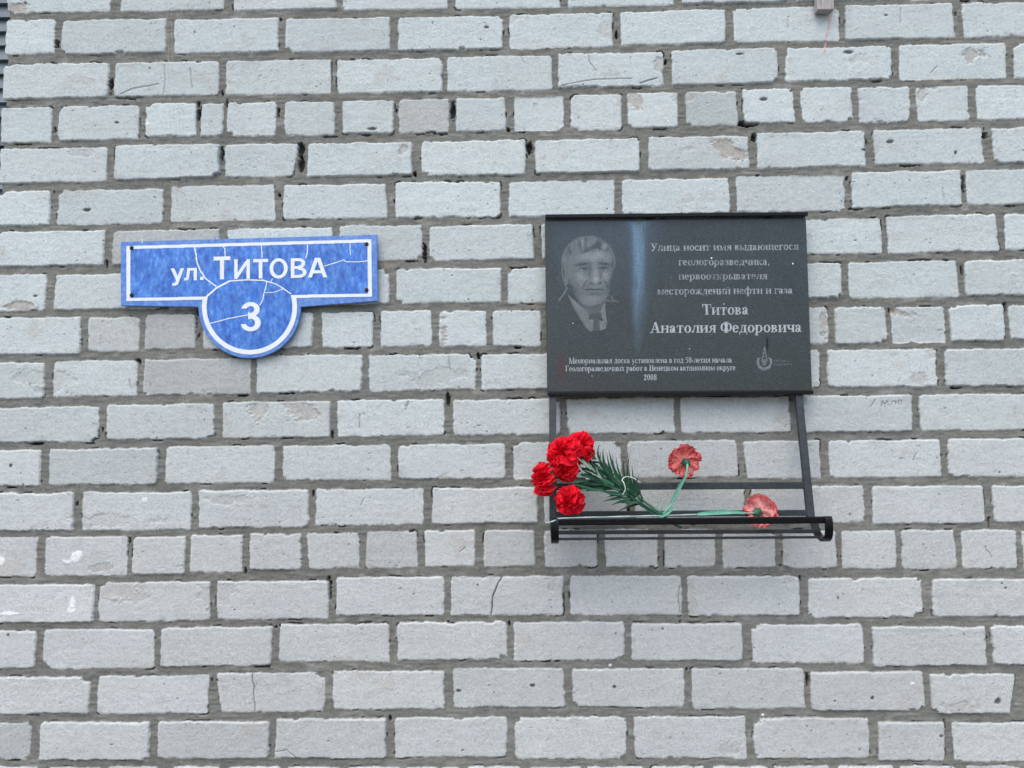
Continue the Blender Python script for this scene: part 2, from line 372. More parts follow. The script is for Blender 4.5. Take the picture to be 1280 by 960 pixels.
# flaked faces: shallow scars, a little browner than the skin of the brick
SCAR = np.zeros((nx, nz), np.float32)
for px, py, rx, ry, sv, ang in ((910,188,17,9,.9,-.5),(1215,66,13,9,.7,0),(505,188,7,8,.7,.3),(793,124,7,9,.8,.6),(825,80,7,12,.6,.1),(858,186,9,3,.35,0),(1153,118,6,9,.55,0),
                        (375,512,20,9,.6,0),(327,514,12,12,.55,0),(30,383,26,5,.9,0),(1130,392,22,7,.9,-.25),(1030,404,5,14,.8,0),(555,414,7,17,.8,0),(760,40,12,12,.3,0),
                        (1150,476,9,8,.5,0),(640,25,5,5,.3,0),(200,180,60,8,.2,0),(555,600,6,7,.5,0),(862,745,7,22,.45,0),(140,650,40,7,.25,0),(270,742,24,12,.22,0),(150,735,26,14,.3,0),
                        (1010,560,10,8,.3,0),(980,525,10,9,.4,0),(100,190,14,6,.4,0),(20,10,14,7,.9,0),(850,120,9,9,.5,0),(1070,75,16,6,.25,0),(290,625,30,6,.3,0),(1200,885,16,5,.3,0),
                        (915,935,16,8,.35,0),(130,710,14,5,.5,0),(690,725,6,10,.4,0),(60,475,30,12,.2,0),(540,470,30,10,.3,0),(1170,440,10,6,.4,0),(1000,125,9,5,.4,0),(1170,105,7,6,.5,0)):
    s_, f = blob(px, py, rx, ry, jit=.75, ang=ang, soft=.22); f = f*mask[s_]
    SCAR[s_] = np.maximum(SCAR[s_], f*sv); face[s_] -= f*(.0022 if sv > .5 else .001)
general = sstep(.52, .86, N(.09, .05, 31)*.7 + n_mid*.35 + n_sm*.3)*mask
SCAR = np.maximum(SCAR, general*.38)

H = np.where(SD > -.0005, mort + (face - mort)*edge, mort)

# colour, with sky light and gap shade painted in: lime-white brick, grey cement, dirt, flaking, paint
pxx, pyy = to_px(X, Z, 0.0)
low = sstep(330, 720, pyy)                     # upper courses lighter and cooler: sky light from above put into the base colour
def col(r, g, b_): return np.array((r, g, b_), np.float32)
base = (1-low)[..., None]*col(.556, .610, .600) + low[..., None]*col(.540, .556, .541)
WARM = np.clip(WARM + np.clip(N(.13, .08, 61)*.8+n_mid*.3-.25, 0, 1)*.38, 0, 1)
var = TINT + n_big*.02 + n_mid*.018 + n_sm*.022 + n_xs*.055 + n_hor*.010 + N(.014, .30, 51)*.016 + N(.11, .045, 52)*.022
brick = base*(1+var)[..., None]
brick = brick*(1-WARM[..., None]*.55) + WARM[..., None]*.55*(col(.44, .42, .395)*(1+var)[..., None])
speck = sstep(.45, .9, n_xs*.9+n_sm*.35)*.16
brick *= (1-speck)[..., None]
rim = sstep(.0005, .0018, SD)*sstep(.0062, .0025, SD)*sstep(-.2, .5, n_mid+n_sm*.6)
brick = brick*(1-rim[..., None]*.35) + rim[..., None]*.35*col(.68, .68, .67)
film = sstep(.35, .75, N(.07, .02, 41)*.8+n_sm*.5)*np.exp(-np.maximum(SD, 0)/.011)*.42   # cement smeared over the arrises
brick = brick*(1-film[..., None]) + film[..., None]*col(.33, .335, .32)
brick = brick*(1-SCAR[..., None]*.8) + SCAR[..., None]*.8*(col(.42, .375, .325)*(1+n_sm*.12+n_xs*.12)[..., None])
brick = brick*(1-SPOT[..., None]) + SPOT[..., None]*col(.055, .055, .055)
cem = col(.196, .195, .172)*(1 + n_mid*.09 + n_sm*.08 + n_xs*.10 + n_big*.08)[..., None]
smear = sstep(.5, .8, N(.05, .012, 33)*.8+n_sm*.5)
cem = cem*(1-smear[..., None]*.30) + smear[..., None]*.30*col(.36, .36, .345)
cem = cem*(1-DARK[..., None]) + DARK[..., None]*col(.035, .034, .032)
COLR = cem*(1-mask[..., None]) + brick*mask[..., None]
def paint(s_, f, c, op):
    f = (f*op)[..., None]; COLR[s_] = COLR[s_]*(1-f) + f*np.asarray(c, np.float32)
# old run-off trail down the left of the wall
for x0, x1, wd, op in ((208,229,2.0,.30), (213,233,1.2,.42), (221,237,1.6,.30), (225,240,.9,.3)):
    pts = [(x0+(x1-x0)*y/640., y) for y in range(-5, 640, 40)]
    polyline(pts, wd, lambda s_, f: paint(s_, f*sstep(-.5, .5, n_mid[s_]+n_sm[s_]*.8), (.42, .385, .33), op))
# white paint left where something was stuck on
for px, py, rx, ry, ang in ((95,696,9,6.5,.5),(83,702,7,3,-.15),(1,702,6,7,.4),(12,767,11,2,0),(90,762,4.5,4,0),(91,754,3,7,0),(181,625,3.5,3.5,0),(759,578,0.8,2,0),(184,155,3,2,0),(954,894,2,1.2,0),(763,832,1.8,1.2,0),(1140,854,3,1.5,0)):
    s_, f = blob(px, py, rx, ry, jit=.3, ang=ang, soft=.12); paint(s_, f, (.83, .83, .81), 1.0); H[s_] += f*.0008
# thin pink drip below the wooden block
polyline(((1041,13),(1037,30),(1033,48),(1030,67)), 2.0, lambda s_, f: paint(s_, f, (.60, .33, .31), .75))
polyline(((1036,13),(1037,26)), 1.5, lambda s_, f: paint(s_, f, (.60, .36, .34), .5))
# rust bleeding from the sign's edge and the holder
s_, f = blob(480, 331, 9, 4, jit=.5, soft=.6); paint(s_, f, (.45, .36, .28), .3)

# at the corner the mortar sits back from the arris
XX = X + (.006*(1-mask) + .002*n_sm + .0015*n_mid)*np.exp(-(X-XC)/.008)
verts = np.stack([XX, -H, Z], -1).reshape(-1, 3)
ii = np.arange(nx-1)[:, None]*nz + np.arange(nz-1)[None]
faces = np.stack([ii, ii+nz, ii+nz+1, ii+1], -1).reshape(-1, 4)
# the return of the wall at its left corner, its top and far end, .38 m thick
nv = len(verts); TH = .38
strip_v, strip_f = [], []
def ret(idx):
    global nv
    pts_ = verts[idx].copy(); rows_ = [np.array(idx)]
    for dep in (.012, TH):
        q_ = pts_.copy(); q_[:, 1] = dep; strip_v.append(q_); rows_.append(np.arange(nv, nv+len(idx))); nv += len(idx)
    for a, b_ in zip(rows_, rows_[1:]):
        strip_f.append(np.stack([a[:-1], a[1:], b_[1:], b_[:-1]], -1))
ret(np.arange(nz)[::-1]); ret((nx-1)*nz + np.arange(nz)); ret(np.arange(nx)*nz + nz-1)
verts_all = np.concatenate([verts]+strip_v); faces_all = np.concatenate([faces]+[f_[:, ::-1] for f_ in strip_f])
me = mesh_quads('brick_wall', verts_all, faces_all)
cc = np.ones((len(verts_all), 4), np.float32); cc[:, :3] = .5
cc[:nx*nz, :3] = COLR.reshape(-1, 3); cc[:nx*nz, 3] = mask.reshape(-1)
o_ = nx*nz
for idx in (np.arange(nz)[::-1], (nx-1)*nz+np.arange(nz), np.arange(nx)*nz+nz-1):
    for _ in range(2): cc[o_:o_+len(idx)] = cc[idx]; o_ += len(idx)
at = me.color_attributes.new('surface', 'FLOAT_COLOR', 'POINT'); at.data.foreach_set('color', cc.ravel())
wm, t, b = new_mat('silicate_brick_and_mortar', rough=.92, spec=.25)
ca = t.nodes.new('ShaderNodeVertexColor'); ca.layer_name = 'surface'
f1 = noise_node(t, 520, 3, .7); f2 = noise_node(t, 130, 5, .65)
g1 = ramp(t, f1.outputs[0], [(.25, .66), (.5, 1.0), (.75, 1.16)]); g2 = ramp(t, f2.outputs[0], [(.25, .90), (.75, 1.08)])
c_ = mixc(t, 1.0, ca.outputs['Color'], g1.outputs[0], 'MULTIPLY'); c_ = mixc(t, 1.0, c_, g2.outputs[0], 'MULTIPLY')
t.links.new(c_, b.inputs['Base Color'])
ad = t.nodes.new('ShaderNodeMath'); ad.operation = 'ADD'; t.links.new(f1.outputs[0], ad.inputs[0]); t.links.new(f2.outputs[0], ad.inputs[1])
bump(t, b, ad.outputs[0], .55, .0022)
wall = link('brick_wall', me, wm, smooth=False)
tag(wall, 'white silicate brick wall with grey mortar joints carrying the sign and plaque', 'wall')
del verts, faces, verts_all, faces_all, pxx, pyy, brick, cem, base, COLR

# ------------------------------------------------------------------ lettering: glyphs drawn as strokes, filled as real flat shapes
# em space: x-height XH, cap height CH. ops: r rect, l slanted stroke, o oval ring (with optional window)
XH, CH = .46, .67
def _stem(x, y0, y1, w=.12, s=.055, th=.035, top=True, bot=True):
    o = [('r', x-w/2, y0, x+w/2, y1)]
    if bot: o.append(('r', x-w/2-s, y0, x+w/2+s, y0+th))
    if top: o.append(('r', x-w/2-s, y1-th, x+w/2+s, y1))
    return o
def serif_glyph(c):
    T, W = .042, .12
    st = _stem
    if c == 'а': return .47, [('r', .25, .03, .37, .33), ('o', .2, .33, .17, .13, .12, T, 'y>', .33), ('o', .17, .125, .14, .135, .11, T), ('r', .2, .22, .3, .262), ('o', .40, .06, .06, .06, .03, .03, 'y<', .06), ('o', .1, .34, .055, .05, .055, .05)]
    if c == 'б': return .50, [('o', .25, .22, .22, .23, .12, T), ('l', .06, .26, .14, .52, .09), ('l', .12, .5, .40, .62, .10), ('l', .38, .6, .44, .70, .05)]
    if c == 'в': return .48, st(.12, 0, XH) + [('o', .19, .345, .20, .115, .11, T, 'x>', .15), ('o', .19, .12, .24, .12, .12, T, 'x>', .15), ('r', .12, .22, .25, .255)]
    if c == 'г': return .42, st(.12, 0, XH) + [('r', .12, XH-.04, .39, XH), ('r', .345, XH-.14, .39, XH)]
    if c == 'д': return .54, [('l', .14, .04, .22, XH, .045), ('r', .33, 0, .45, XH), ('r', .15, XH-.035, .5, XH), ('r', .02, 0, .52, .045), ('r', .02, -.13, .055, .03), ('r', .485, -.13, .52, .03)]
    if c == 'е': return .45, [('o', .22, .23, .20, .24, .12, T, 'e', 0), ('r', .08, .235, .41, .275)]
    if c == 'ж': return .70, st(.35, 0, XH) + [('l', .08, 0, .30, .26, .10), ('l', .62, 0, .40, .26, .10), ('l', .12, .44, .31, .22, .05), ('l', .58, .44, .39, .22, .05), ('r', .01, 0, .17, .035), ('r', .53, 0, .69, .035), ('o', .10, .41, .05, .05, .05, .05), ('o', .60, .41, .05, .05, .05, .05)]
    if c == 'з': return .41, [('o', .17, .345, .19, .12, .11, T, 'x>', .15), ('o', .17, .12, .22, .13, .12, T, 'x>', .13), ('r', .1, .225, .22, .26), ('o', .08, .37, .055, .05, .055, .05), ('o', .08, .08, .06, .05, .06, .05)]
    if c in 'ий': return .57, st(.12, 0, XH) + st(.45, 0, XH) + [('l', .16, .07, .41, XH-.07, .05)] + ([('o', .285, .66, .11, .12, .05, .04, 'y<', .63)] if c == 'й' else [])
    if c == 'к': return .54, st(.12, 0, XH) + [('l', .46, 0, .25, .27, .11), ('l', .18, .22, .40, .44, .05), ('r', .37, 0, .54, .035), ('o', .42, .41, .055, .05, .055, .05)]
    if c == 'л': return .54, st(.42, 0, XH) + [('l', .12, .05, .22, XH, .05), ('r', .15, XH-.035, .46, XH), ('o', .08, .06, .065, .06, .065, .06)]
    if c == 'м': return .66, st(.09, 0, XH, .05) + st(.55, 0, XH) + [('l', .13, XH, .30, .02, .10), ('l', .31, .02, .50, XH, .045)]
    if c == 'н': return .57, st(.12, 0, XH) + st(.45, 0, XH) + [('r', .12, .215, .45, .26)]
    if c == 'о': return .50, [('o', .25, .23, .22, .24, .12, T)]
    if c == 'п': return .57, st(.12, 0, XH) + st(.45, 0, XH) + [('r', .12, XH-.04, .45, XH)]
    if c == 'р': return .55, [('r', .06, -.2, .18, XH), ('r', .0, -.2, .24, -.165), ('r', 0, XH-.035, .12, XH), ('o', .27, .23, .23, .24, .12, T)]
    if c == 'с': return .44, [('o', .23, .23, .21, .24, .12, T, 'c', 0), ('o', .35, .37, .06, .05, .06, .05)]
    if c == 'т': return .50, st(.25, 0, XH) + [('r', .03, XH-.04, .47, XH), ('r', .03, XH-.15, .07, XH), ('r', .43, XH-.15, .47, XH)]
    if c == 'у': return .50, [('l', .08, XH, .27, .0, .12), ('l', .42, XH, .20, -.17, .05), ('r', .0, XH-.035, .2, XH), ('r', .32, XH-.035, .5, XH), ('o', .14, -.14, .07, .06, .07, .06)]
    if c == 'ф': return .72, [('r', .30, -.2, .42, CH), ('r', .24, -.2, .48, -.165), ('o', .21, .23, .19, .24, .11, T), ('o', .51, .23, .19, .24, .11, T)]
    if c == 'х': return .50, [('l', .10, XH, .40, 0, .13), ('l', .39, XH, .10, 0, .05), ('r', .0, XH-.035, .22, XH), ('r', .3, XH-.035, .48, XH), ('r', .02, 0, .2, .035), ('r', .28, 0, .5, .035)]
    if c == 'ц': return .58, st(.12, 0, XH) + st(.43, 0, XH) + [('r', .12, 0, .55, .04), ('r', .51, -.14, .55, .03)]
    if c == 'ч': return .54, st(.42, 0, XH) + st(.12, .24, XH, bot=False) + [('o', .26, .28, .20, .12, .11, .06, 'y<', .28), ('r', .24, .16, .42, .21)]
    if c in 'шщ': return (.80 if c == 'ш' else .82), st(.11, 0, XH, .115) + st(.39, 0, XH, .115) + st(.67, 0, XH, .115) + [('r', .1, 0, .68, .04)] + ([('r', .75, -.14, .79, .03), ('r', .68, 0, .79, .04)] if c == 'щ' else [])
    if c == 'ы': return .68, st(.12, 0, XH) + st(.57, 0, XH) + [('o', .19, .13, .24, .13, .12, T, 'x>', .14), ('r', .12, .225, .22, .262)]
    if c == 'ь': return .48, st(.12, 0, XH) + [('o', .19, .13, .25, .13, .12, T, 'x>', .14), ('r', .12, .225, .22, .262)]
    if c == 'ю': return .76, st(.12, 0, XH) + [('o', .50, .23, .22, .24, .12, T), ('r', .12, .21, .32, .255)]
    if c == 'я': return .52, st(.40, 0, XH) + [('o', .32, .335, .23, .125, .11, T, 'x<', .36), ('l', .06, 0, .26, .24, .09), ('r', .0, 0, .14, .035)]
    if c == 'У': return .68, [('l', .14, CH, .40, .2, .14), ('l', .58, CH, .30, .03, .05), ('r', .0, CH-.04, .26, CH), ('r', .46, CH-.04, .68, CH), ('o', .22, .06, .09, .07, .09, .07)]
    if c == 'Т': return .64, st(.32, 0, CH, .15, .08) + [('r', .03, CH-.045, .61, CH), ('r', .03, CH-.2, .07, CH), ('r', .57, CH-.2, .61, CH)]
    if c == 'А': return .70, [('l', .10, 0, .34, CH, .05), ('l', .56, 0, .35, CH, .15), ('r', .18, .2, .48, .245), ('r', .0, 0, .22, .04), ('r', .42, 0, .70, .04)]
    if c == 'Ф': return .80, st(.40, 0, CH, .15, .08) + [('o', .23, .335, .20, .25, .12, .045), ('o', .57, .335, .20, .25, .12, .045)]
    if c == 'М': return .90, st(.12, 0, CH, .055, .08) + st(.76, 0, CH, .15, .07) + [('l', .16, CH, .44, .0, .14), ('l', .45, 0, .72, CH, .05)]
    if c == 'Г': return .60, st(.16, 0, CH, .15, .08) + [('r', .16, CH-.045, .56, CH), ('r', .52, CH-.2, .56, CH)]
    if c == 'Н': return .76, st(.17, 0, CH, .15, .08) + st(.59, 0, CH, .15, .08) + [('r', .17, .32, .59, .37)]
    if c == '2': return .5, [('o', .24, .46, .20, .20, .12, .05, 'y>', .44), ('l', .10, .05, .38, .42, .12), ('r', .04, 0, .44, .10)]
    if c == '0': return .5, [('o', .25, .33, .21, .34, .12, .045)]
    if c == '8': return .5, [('o', .25, .49, .18, .18, .11, .045), ('o', .25, .16, .21, .175, .12, .045)]
    if c == '5': return .5, [('r', .12, CH-.10, .44, CH), ('l', .08, .36, .14, CH-.02, .06), ('o', .2, .22, .24, .23, .12, .06, 'x>', .12), ('r', .08, .36, .2, .42)]
    if c == ',': return .25, [('o', .11, .06, .06, .06, .06, .06), ('l', .08, -.13, .15, .05, .05)]
    if c == '-': return .30, [('r', .03, .17, .27, .24)]
    return .26, []
def sans_glyph(c):
    W, XS, CS = .135, .52, .72
    if c == 'у': return .54, [('l', .07, XS, .29, .02, .145), ('l', .47, XS, .22, -.17, .14), ('r', .06, -.20, .22, -.09)]
    if c == 'л': return .60, [('r', .40, 0, .53, XS), ('r', .15, XS-.11, .5, XS), ('l', .14, .05, .20, XS, .125), ('r', .01, 0, .15, .11)]
    if c == '.': return .27, [('r', .06, 0, .20, .14)]
    if c == 'Т': return .62, [('r', .245, 0, .385, CS), ('r', .03, CS-.12, .60, CS)]
    if c == 'И': return .76, [('r', .07, 0, .20, CS), ('r', .54, 0, .67, CS), ('l', .15, .06, .58, CS-.06, .15)]
    if c == 'О': return .78, [('o', .385, CS/2, .345, CS/2+.012, .14, .115)]
    if c == 'В': return .72, [('r', .07, 0, .21, CS), ('o', .36, .53, .26, .19, .135, .105, 'x>', .34), ('r', .1, CS-.105, .37, CS), ('o', .37, .2, .30, .20, .14, .11, 'x>', .35), ('r', .1, 0, .38, .11), ('r', .1, .325, .42, .43)]
    if c == 'А': return .74, [('l', .075, 0, .34, CS, .15), ('l', .665, 0, .40, CS, .15), ('r', .18, .15, .55, .265)]
    if c == '3': return .56, [('o', .265, .535, .22, .185, .135, .10, 'x>', .20), ('o', .265, .20, .245, .21, .14, .105, 'x>', .20), ('o', .255, .54, .22, .18, .13, .10, 'tl', .56), ('o', .255, .19, .235, .20, .13, .105, 'bl', .17), ('r', .2, .33, .33, .43)]
    return .3, []
def op_hit(op, x, y):
    k = op[0]
    if k == 'r': return (x >= op[1]) & (x <= op[3]) & (y >= op[2]) & (y <= op[4])
    if k == 'l':
        x0, y0, x1, y1, w_ = op[1:]
        lo, hi = min(y0, y1), max(y0, y1); t_ = (y-y0)/(y1-y0)
        return (y >= lo) & (y <= hi) & (np.abs(x-(x0+(x1-x0)*t_)) <= w_/2)
    cx, cy, rx, ry, a, b_ = op[1:7]
    e = ((x-cx)/rx)**2 + ((y-cy)/ry)**2 <= 1
    if rx-a > 1e-4 and ry-b_ > 1e-4: e &= ((x-cx)/(rx-a))**2 + ((y-cy)/(ry-b_))**2 > 1
    if len(op) > 7:
        v = op[8]
        if op[7] == 'y>': e &= y >= v
        if op[7] == 'y<': e &= y <= v
        if op[7] == 'x>': e &= x >= v
        if op[7] == 'x<': e &= x <= v
        if op[7] == 'tl': e &= (x <= cx) & (y >= v)
        if op[7] == 'bl': e &= (x <= cx) & (y <= v)
        if op[7] == 'e': e &= ~((x > cx+.02) & (y < cy+.01) & (y > cy-.13))
        if op[7] == 'c': e &= ~((x > cx+.04) & (np.abs(y-cy) < .11))
    return e
def text_hit(px, py, s, x0, y0, x1, y1, cap, font, capem):
    """1 where photo pixels fall in text s written from (x0,y0) to (x1,y1), caps cap pixels high."""
    g = [font(c) for c in s]; tot = sum(q_[0] for q_ in g)
    ux, uy = (x1-x0), (y1-y0)
    v = (py - y0 - uy*(px-x0)/ux)
    ex = (px-x0)/ux*tot; ey = -v/cap*capem
    hit = np.zeros(px.shape, bool); adv = 0
    for a, ops in g:
        sel = (ex > adv-.15) & (ex < adv+a+.15) & (ey > -.25) & (ey < .85)
        if sel.any() and ops:
            xx = ex[sel]-adv; yy = ey[sel]; h = np.zeros(xx.shape, bool)
            for op in ops: h |= op_hit(op, xx, yy)
            hit[sel] |= h
        adv += a
    return hit
def flat_shape(name, px0, py0, px1, py1, depth, res, fn, mat, parent, values=False):
    """Fill fn(px, py) as a flat mesh of strips on the plane `depth` in front of the wall."""
    cs = [P(a, b_, depth) for a in (px0, px1) for b_ in (py0, py1)]
    gx = np.arange(min(q_.x for q_ in cs), max(q_.x for q_ in cs), res)
    gz = np.arange(min(q_.z for q_ in cs), max(q_.z for q_ in cs), res)
    cx = (gx+res/2)[None].repeat(len(gz), 0); cz = (gz+res/2)[:, None].repeat(len(gx), 1)
    px, py = to_px(cx, cz, depth)
    val = fn(px, py)
    V, F_, C_ = [], [], []
    for j in range(len(gz)):
        row = val[j]
        if values:
            idx = np.nonzero(row > .02)[0]; runs = [(i, i+1, float(row[i])) for i in idx]
        else:
            q_ = np.concatenate([[0], row.astype(np.int8), [0]]); d_ = np.diff(q_)
            runs = [(a, b_, 1) for a, b_ in zip(np.nonzero(d_ == 1)[0], np.nonzero(d_ == -1)[0])]
        for a, b_, c_v in runs:
            n0 = len(V); xa, xb, za, zb = gx[0]+a*res, gx[0]+b_*res, gz[j], gz[j]+res
            V += [(xa, -depth, za), (xb, -depth, za), (xb, -depth, zb), (xa, -depth, zb)]; F_.append((n0, n0+1, n0+2, n0+3)); C_ += [c_v]*4
    me = mesh_quads(name, np.array(V), np.array(F_))
    if values:
        at = me.color_attributes.new('tone', 'FLOAT_COLOR', 'POINT'); k_ = np.ones((len(C_), 4), np.float32); k_[:, :3] = np.array(C_)[:, None]
        at.data.foreach_set('color', k_.ravel())
    return link(name, me, mat, parent)
def pdist(px, py, pts):
    d = np.full(px.shape, 1e9)
    for (ax, ay), (bx, by) in zip(pts, pts[1:]):
        ux, uy = bx-ax, by-ay; t_ = np.clip(((px-ax)*ux+(py-ay)*uy)/(ux*ux+uy*uy), 0, 1)
        d = np.minimum(d, np.hypot(px-ax-t_*ux, py-ay-t_*uy))
    return d

# ------------------------------------------------------------------ the blue street sign
blue, t, b = new_mat('faded_blue_enamel', rough=.38, spec=.5)
tc = t.nodes.new('ShaderNodeTexCoord'); mp = t.nodes.new('ShaderNodeMapping'); mp.inputs['Scale'].default_value = (1, 1, .55); mp.inputs['Rotation'].default_value = (0, .35, 0)
t.links.new(tc.outputs['Object'], mp.inputs[0])
n1 = noise_node(t, 105, 5, .66, mp.outputs[0]); n2 = noise_node(t, 22, 4, .6)
r1 = ramp(t, n1.outputs[0], [(.32, (.014, .085, .43)), (.46, (.034, .155, .55)), (.54, (.055, .205, .62)), (.70, (.14, .335, .75))])
r2 = ramp(t, n2.outputs[0], [(.3, .82), (.7, 1.12)])
t.links.new(mixc(t, 1.0, r1.outputs[0], r2.outputs[0], 'MULTIPLY'), b.inputs['Base Color']); bump(t, b, n1.outputs[0], .25, .0006)
rim_m, t, b = new_mat('faded_blue_rim', rough=.45)
n1 = noise_node(t, 90, 5, .65); r1 = ramp(t, n1.outputs[0], [(.3, (.045, .150, .48)), (.5, (.095, .225, .57)), (.72, (.19, .33, .66))]); t.links.new(r1.outputs[0], b.inputs['Base Color'])
white, t, b = new_mat('white_film', rough=.45)
n1 = noise_node(t, 60, 4); r1 = ramp(t, n1.outputs[0], [(.3, (.70, .74, .79)), (.7, (.80, .82, .84))]); t.links.new(r1.outputs[0], b.inputs['Base Color'])
screw_m = new_mat('rusty_dark_screw', (.025, .022, .02), .6, .5)[0]
SDEP, STH = .015, .005
c0 = P(312, 340, SDEP)
sign = thing('street_sign', (c0.x, -SDEP, c0.z), 'blue enamel street name sign with round number 3 below, crazed with white cracks', 'sign')
CXs, CYs, CRs = 311.9, 383.7, 64.1
rectp = [(150.6, 302.2), (471.3, 293.2), (472.3, 376.2), (150.9, 382.2)]
# outline: the board with the round lobe under it
ang = [math.radians(a) for a in range(0, 361)]
yb_at = lambda x: 382.2 + (376.2-382.2)*(x-150.9)/(472.3-150.9)
arc = [(CXs+CRs*math.cos(a), CYs+CRs*math.sin(a)) for a in ang if 0 <= a <= math.pi]
arc = [p for p in arc if p[1] > yb_at(p[0])+.3]
outline = [rectp[0], rectp[1], rectp[2]] + arc + [rectp[3]]
bm = bmesh.new()
fr = [bm.verts.new(P(x, y, SDEP)) for x, y in outline]
bk = [bm.verts.new(v.co + Vector((0, STH, 0))) for v in fr]
f0 = bm.faces.new(fr); f1_ = bm.faces.new(bk[::-1])
for k in range(len(fr)):
    kk = (k+1) % len(fr); bm.faces.new((fr[k], bk[k], bk[kk], fr[kk]))
bmesh.ops.recalc_face_normals(bm, faces=bm.faces[:])
bmesh.ops.bevel(bm, geom=[e for e in f0.edges], offset=.0011, segments=2, affect='EDGES')
for f in bm.faces:
    f.material_index = 0
panel = bm_obj('panel', bm, rim_m, sign)
def rect_in(px, py, m_):
    top = 302.2 + (293.2-302.2)*(px-150.6)/320.7; bot = 382.2 - 6*(px-150.9)/321.4
    return (px > 150.8+m_) & (px < 471.8-m_+(py-335)*.012) & (py > top+m_*.78) & (py < bot-m_*.78)
def circ_in(px, py, r): return (np.hypot(px-CXs, py-CYs) < r)
lowc = lambda px, py: py > yb_at(px)-10
def field(px, py):
    return (rect_in(px, py, 12.2)) | (circ_in(px, py, 53.6) & lowc(px, py))
flat_shape('blue_field', 150, 290, 475, 450, SDEP+.0003, .0006, field, blue, sign)
def border(px, py):
    outer = rect_in(px, py, 7.2) | (circ_in(px, py, 59.4) & lowc(px, py))
    return outer & ~field(px, py)
flat_shape('border', 150, 290, 475, 450, SDEP+.0006, .0006, border, white, sign)
def street(px, py):
    return text_hit(px, py, 'ул.', 213.5, 351.2, 256.5, 350, 21.5, sans_glyph, .72) | text_hit(px, py, 'Т', 266, 349.4, 288.5, 348.8, 28.5, sans_glyph, .72) | text_hit(px, py, 'ИТОВА', 290.5, 348.8, 409, 346.6, 24.5, sans_glyph, .72)
flat_shape('lettering', 205, 310, 415, 360, SDEP+.0009, .0005, street, white, sign)
flat_shape('house_number', 295, 370, 335, 420, SDEP+.0009, .0005, lambda px, py: text_hit(px, py, '3', 300, 413.8, 328.5, 413.4, 36, sans_glyph, .72), white, sign)
z2 = lambda *q_: [(130+a/5.335, 280+b_/5.335) for a, b_ in q_]
z3 = lambda *q_: [(300+a/5.335, 280+b_/5.335) for a, b_ in q_]
CR = [(2.1, z2((605,145),(615,230),(640,310),(675,360),(745,415))), (1.5, z2((795,148),(807,165),(805,215))), (1.5, z3((145,137),(145,220))), (1.2, z2((250,100),(255,125))),
      (2.8, z2((672,497),(750,425),(840,380))), (1.9, z2((840,380),(960,372),(1060,376))), (1.7, z3((150,373),(240,400),(340,465))), (1.4, z2((710,662),(830,630),(965,605))),
      (1.5, z3((180,385),(165,440),(155,500),(130,540))), (1.2, z3((170,458),(230,455),(290,430))), (1.1, z3((218,365),(207,385))), (1.6, z3((452,140),(450,180),(438,225))), (1.1, z3((735,130),(735,205))),
      (1.3, z3((565,280),(640,258),(690,240),(710,252),(790,252),(860,245)))]
def cracks(px, py):
    jx = px + .35*np.sin(py*.31) + .12*np.sin(px*1.1+py); h = np.zeros(px.shape, bool)
    for wd, pts in CR: h |= pdist(jx, py, pts) < wd*.40
    return h
flat_shape('crack', 150, 290, 475, 450, SDEP+.0007, .0005, cracks, white, sign)
for sx_, sy_ in ((164.7, 310), (164.7, 369), (458.4, 305.3), (458.4, 362.5)):
    bm = bmesh.new(); c = P(sx_, sy_, SDEP+.0004)
    for r_, y0_, y1_ in ((.0046, 0, .0012), (.0034, .0012, .0026)):
        add_tube(bm, [c+Vector((0, -y0_, 0)), c+Vector((0, -y1_, 0))], r_, 14)
    add_box(bm, c+Vector((0, -.0027, 0)), Vector((.003, 0, .001)), Vector((0, .0003, 0)), Vector((-.0002, 0, .0005)))
    bm_obj('screw', bm, screw_m, sign)
    bm = bmesh.new()                             # stand-off sleeve behind, down to the wall
    add_tube(bm, [P(sx_, sy_, SDEP-STH-.0002), P(sx_, sy_, -.004)], .005, 10); bm_obj('spacer', bm, screw_m, sign)

# ------------------------------------------------------------------ the black stone plaque
PD, PT = .036, .018                            # front face distance from the wall, slab thickness
TL, TR, BR_, BL = (681, 275.8), (1007.6, 272.6), (1015.3, 488.2), (684.2, 490)
pc = P(848, 382, PD)
plaque = thing('memorial_plaque', (pc.x, -PD, pc.z), 'dark polished stone memorial plaque engraved with a portrait and text', 'plaque')
stone, t, b = new_mat('dark_polished_stone', rough=.34, spec=.5)
n1 = noise_node(t, 900, 2, .6); n2 = noise_node(t, 260, 3, .6); n3 = noise_node(t, 9, 4)
r1 = ramp(t, n1.outputs[0], [(.3, (.012, .017, .018)), (.55, (.028, .036, .037)), (.75, (.090, .104, .104))])
r2 = ramp(t, n2.outputs[0], [(.3, .8), (.75, 1.35)]); r3 = ramp(t, n3.outputs[0], [(.3, .85), (.7, 1.15)])
c_ = mixc(t, 1.0, r1.outputs[0], r2.outputs[0], 'MULTIPLY'); t.links.new(mixc(t, 1.0, c_, r3.outputs[0], 'MULTIPLY'), b.inputs['Base Color'])
rr = ramp(t, n3.outputs[0], [(.3, .20), (.7, .30)]); t.links.new(rr.outputs[0], b.inputs['Roughness'])
bm = bmesh.new()
fr = [bm.verts.new(P(x, y, PD)) for x, y in (TL, TR, BR_, BL)]
bk = [bm.verts.new(v.co + Vector((0, PT, 0))) for v in fr]
f0 = bm.faces.new(fr); bm.faces.new(bk[::-1])
for k in range(4):
    kk = (k+1) % 4; bm.faces.new((fr[k], bk[k], bk[kk], fr[kk]))
bmesh.ops.recalc_face_normals(bm, faces=bm.faces[:])
bmesh.ops.bevel(bm, geom=bm.edges[:], offset=.0013, segments=2, affect='EDGES')
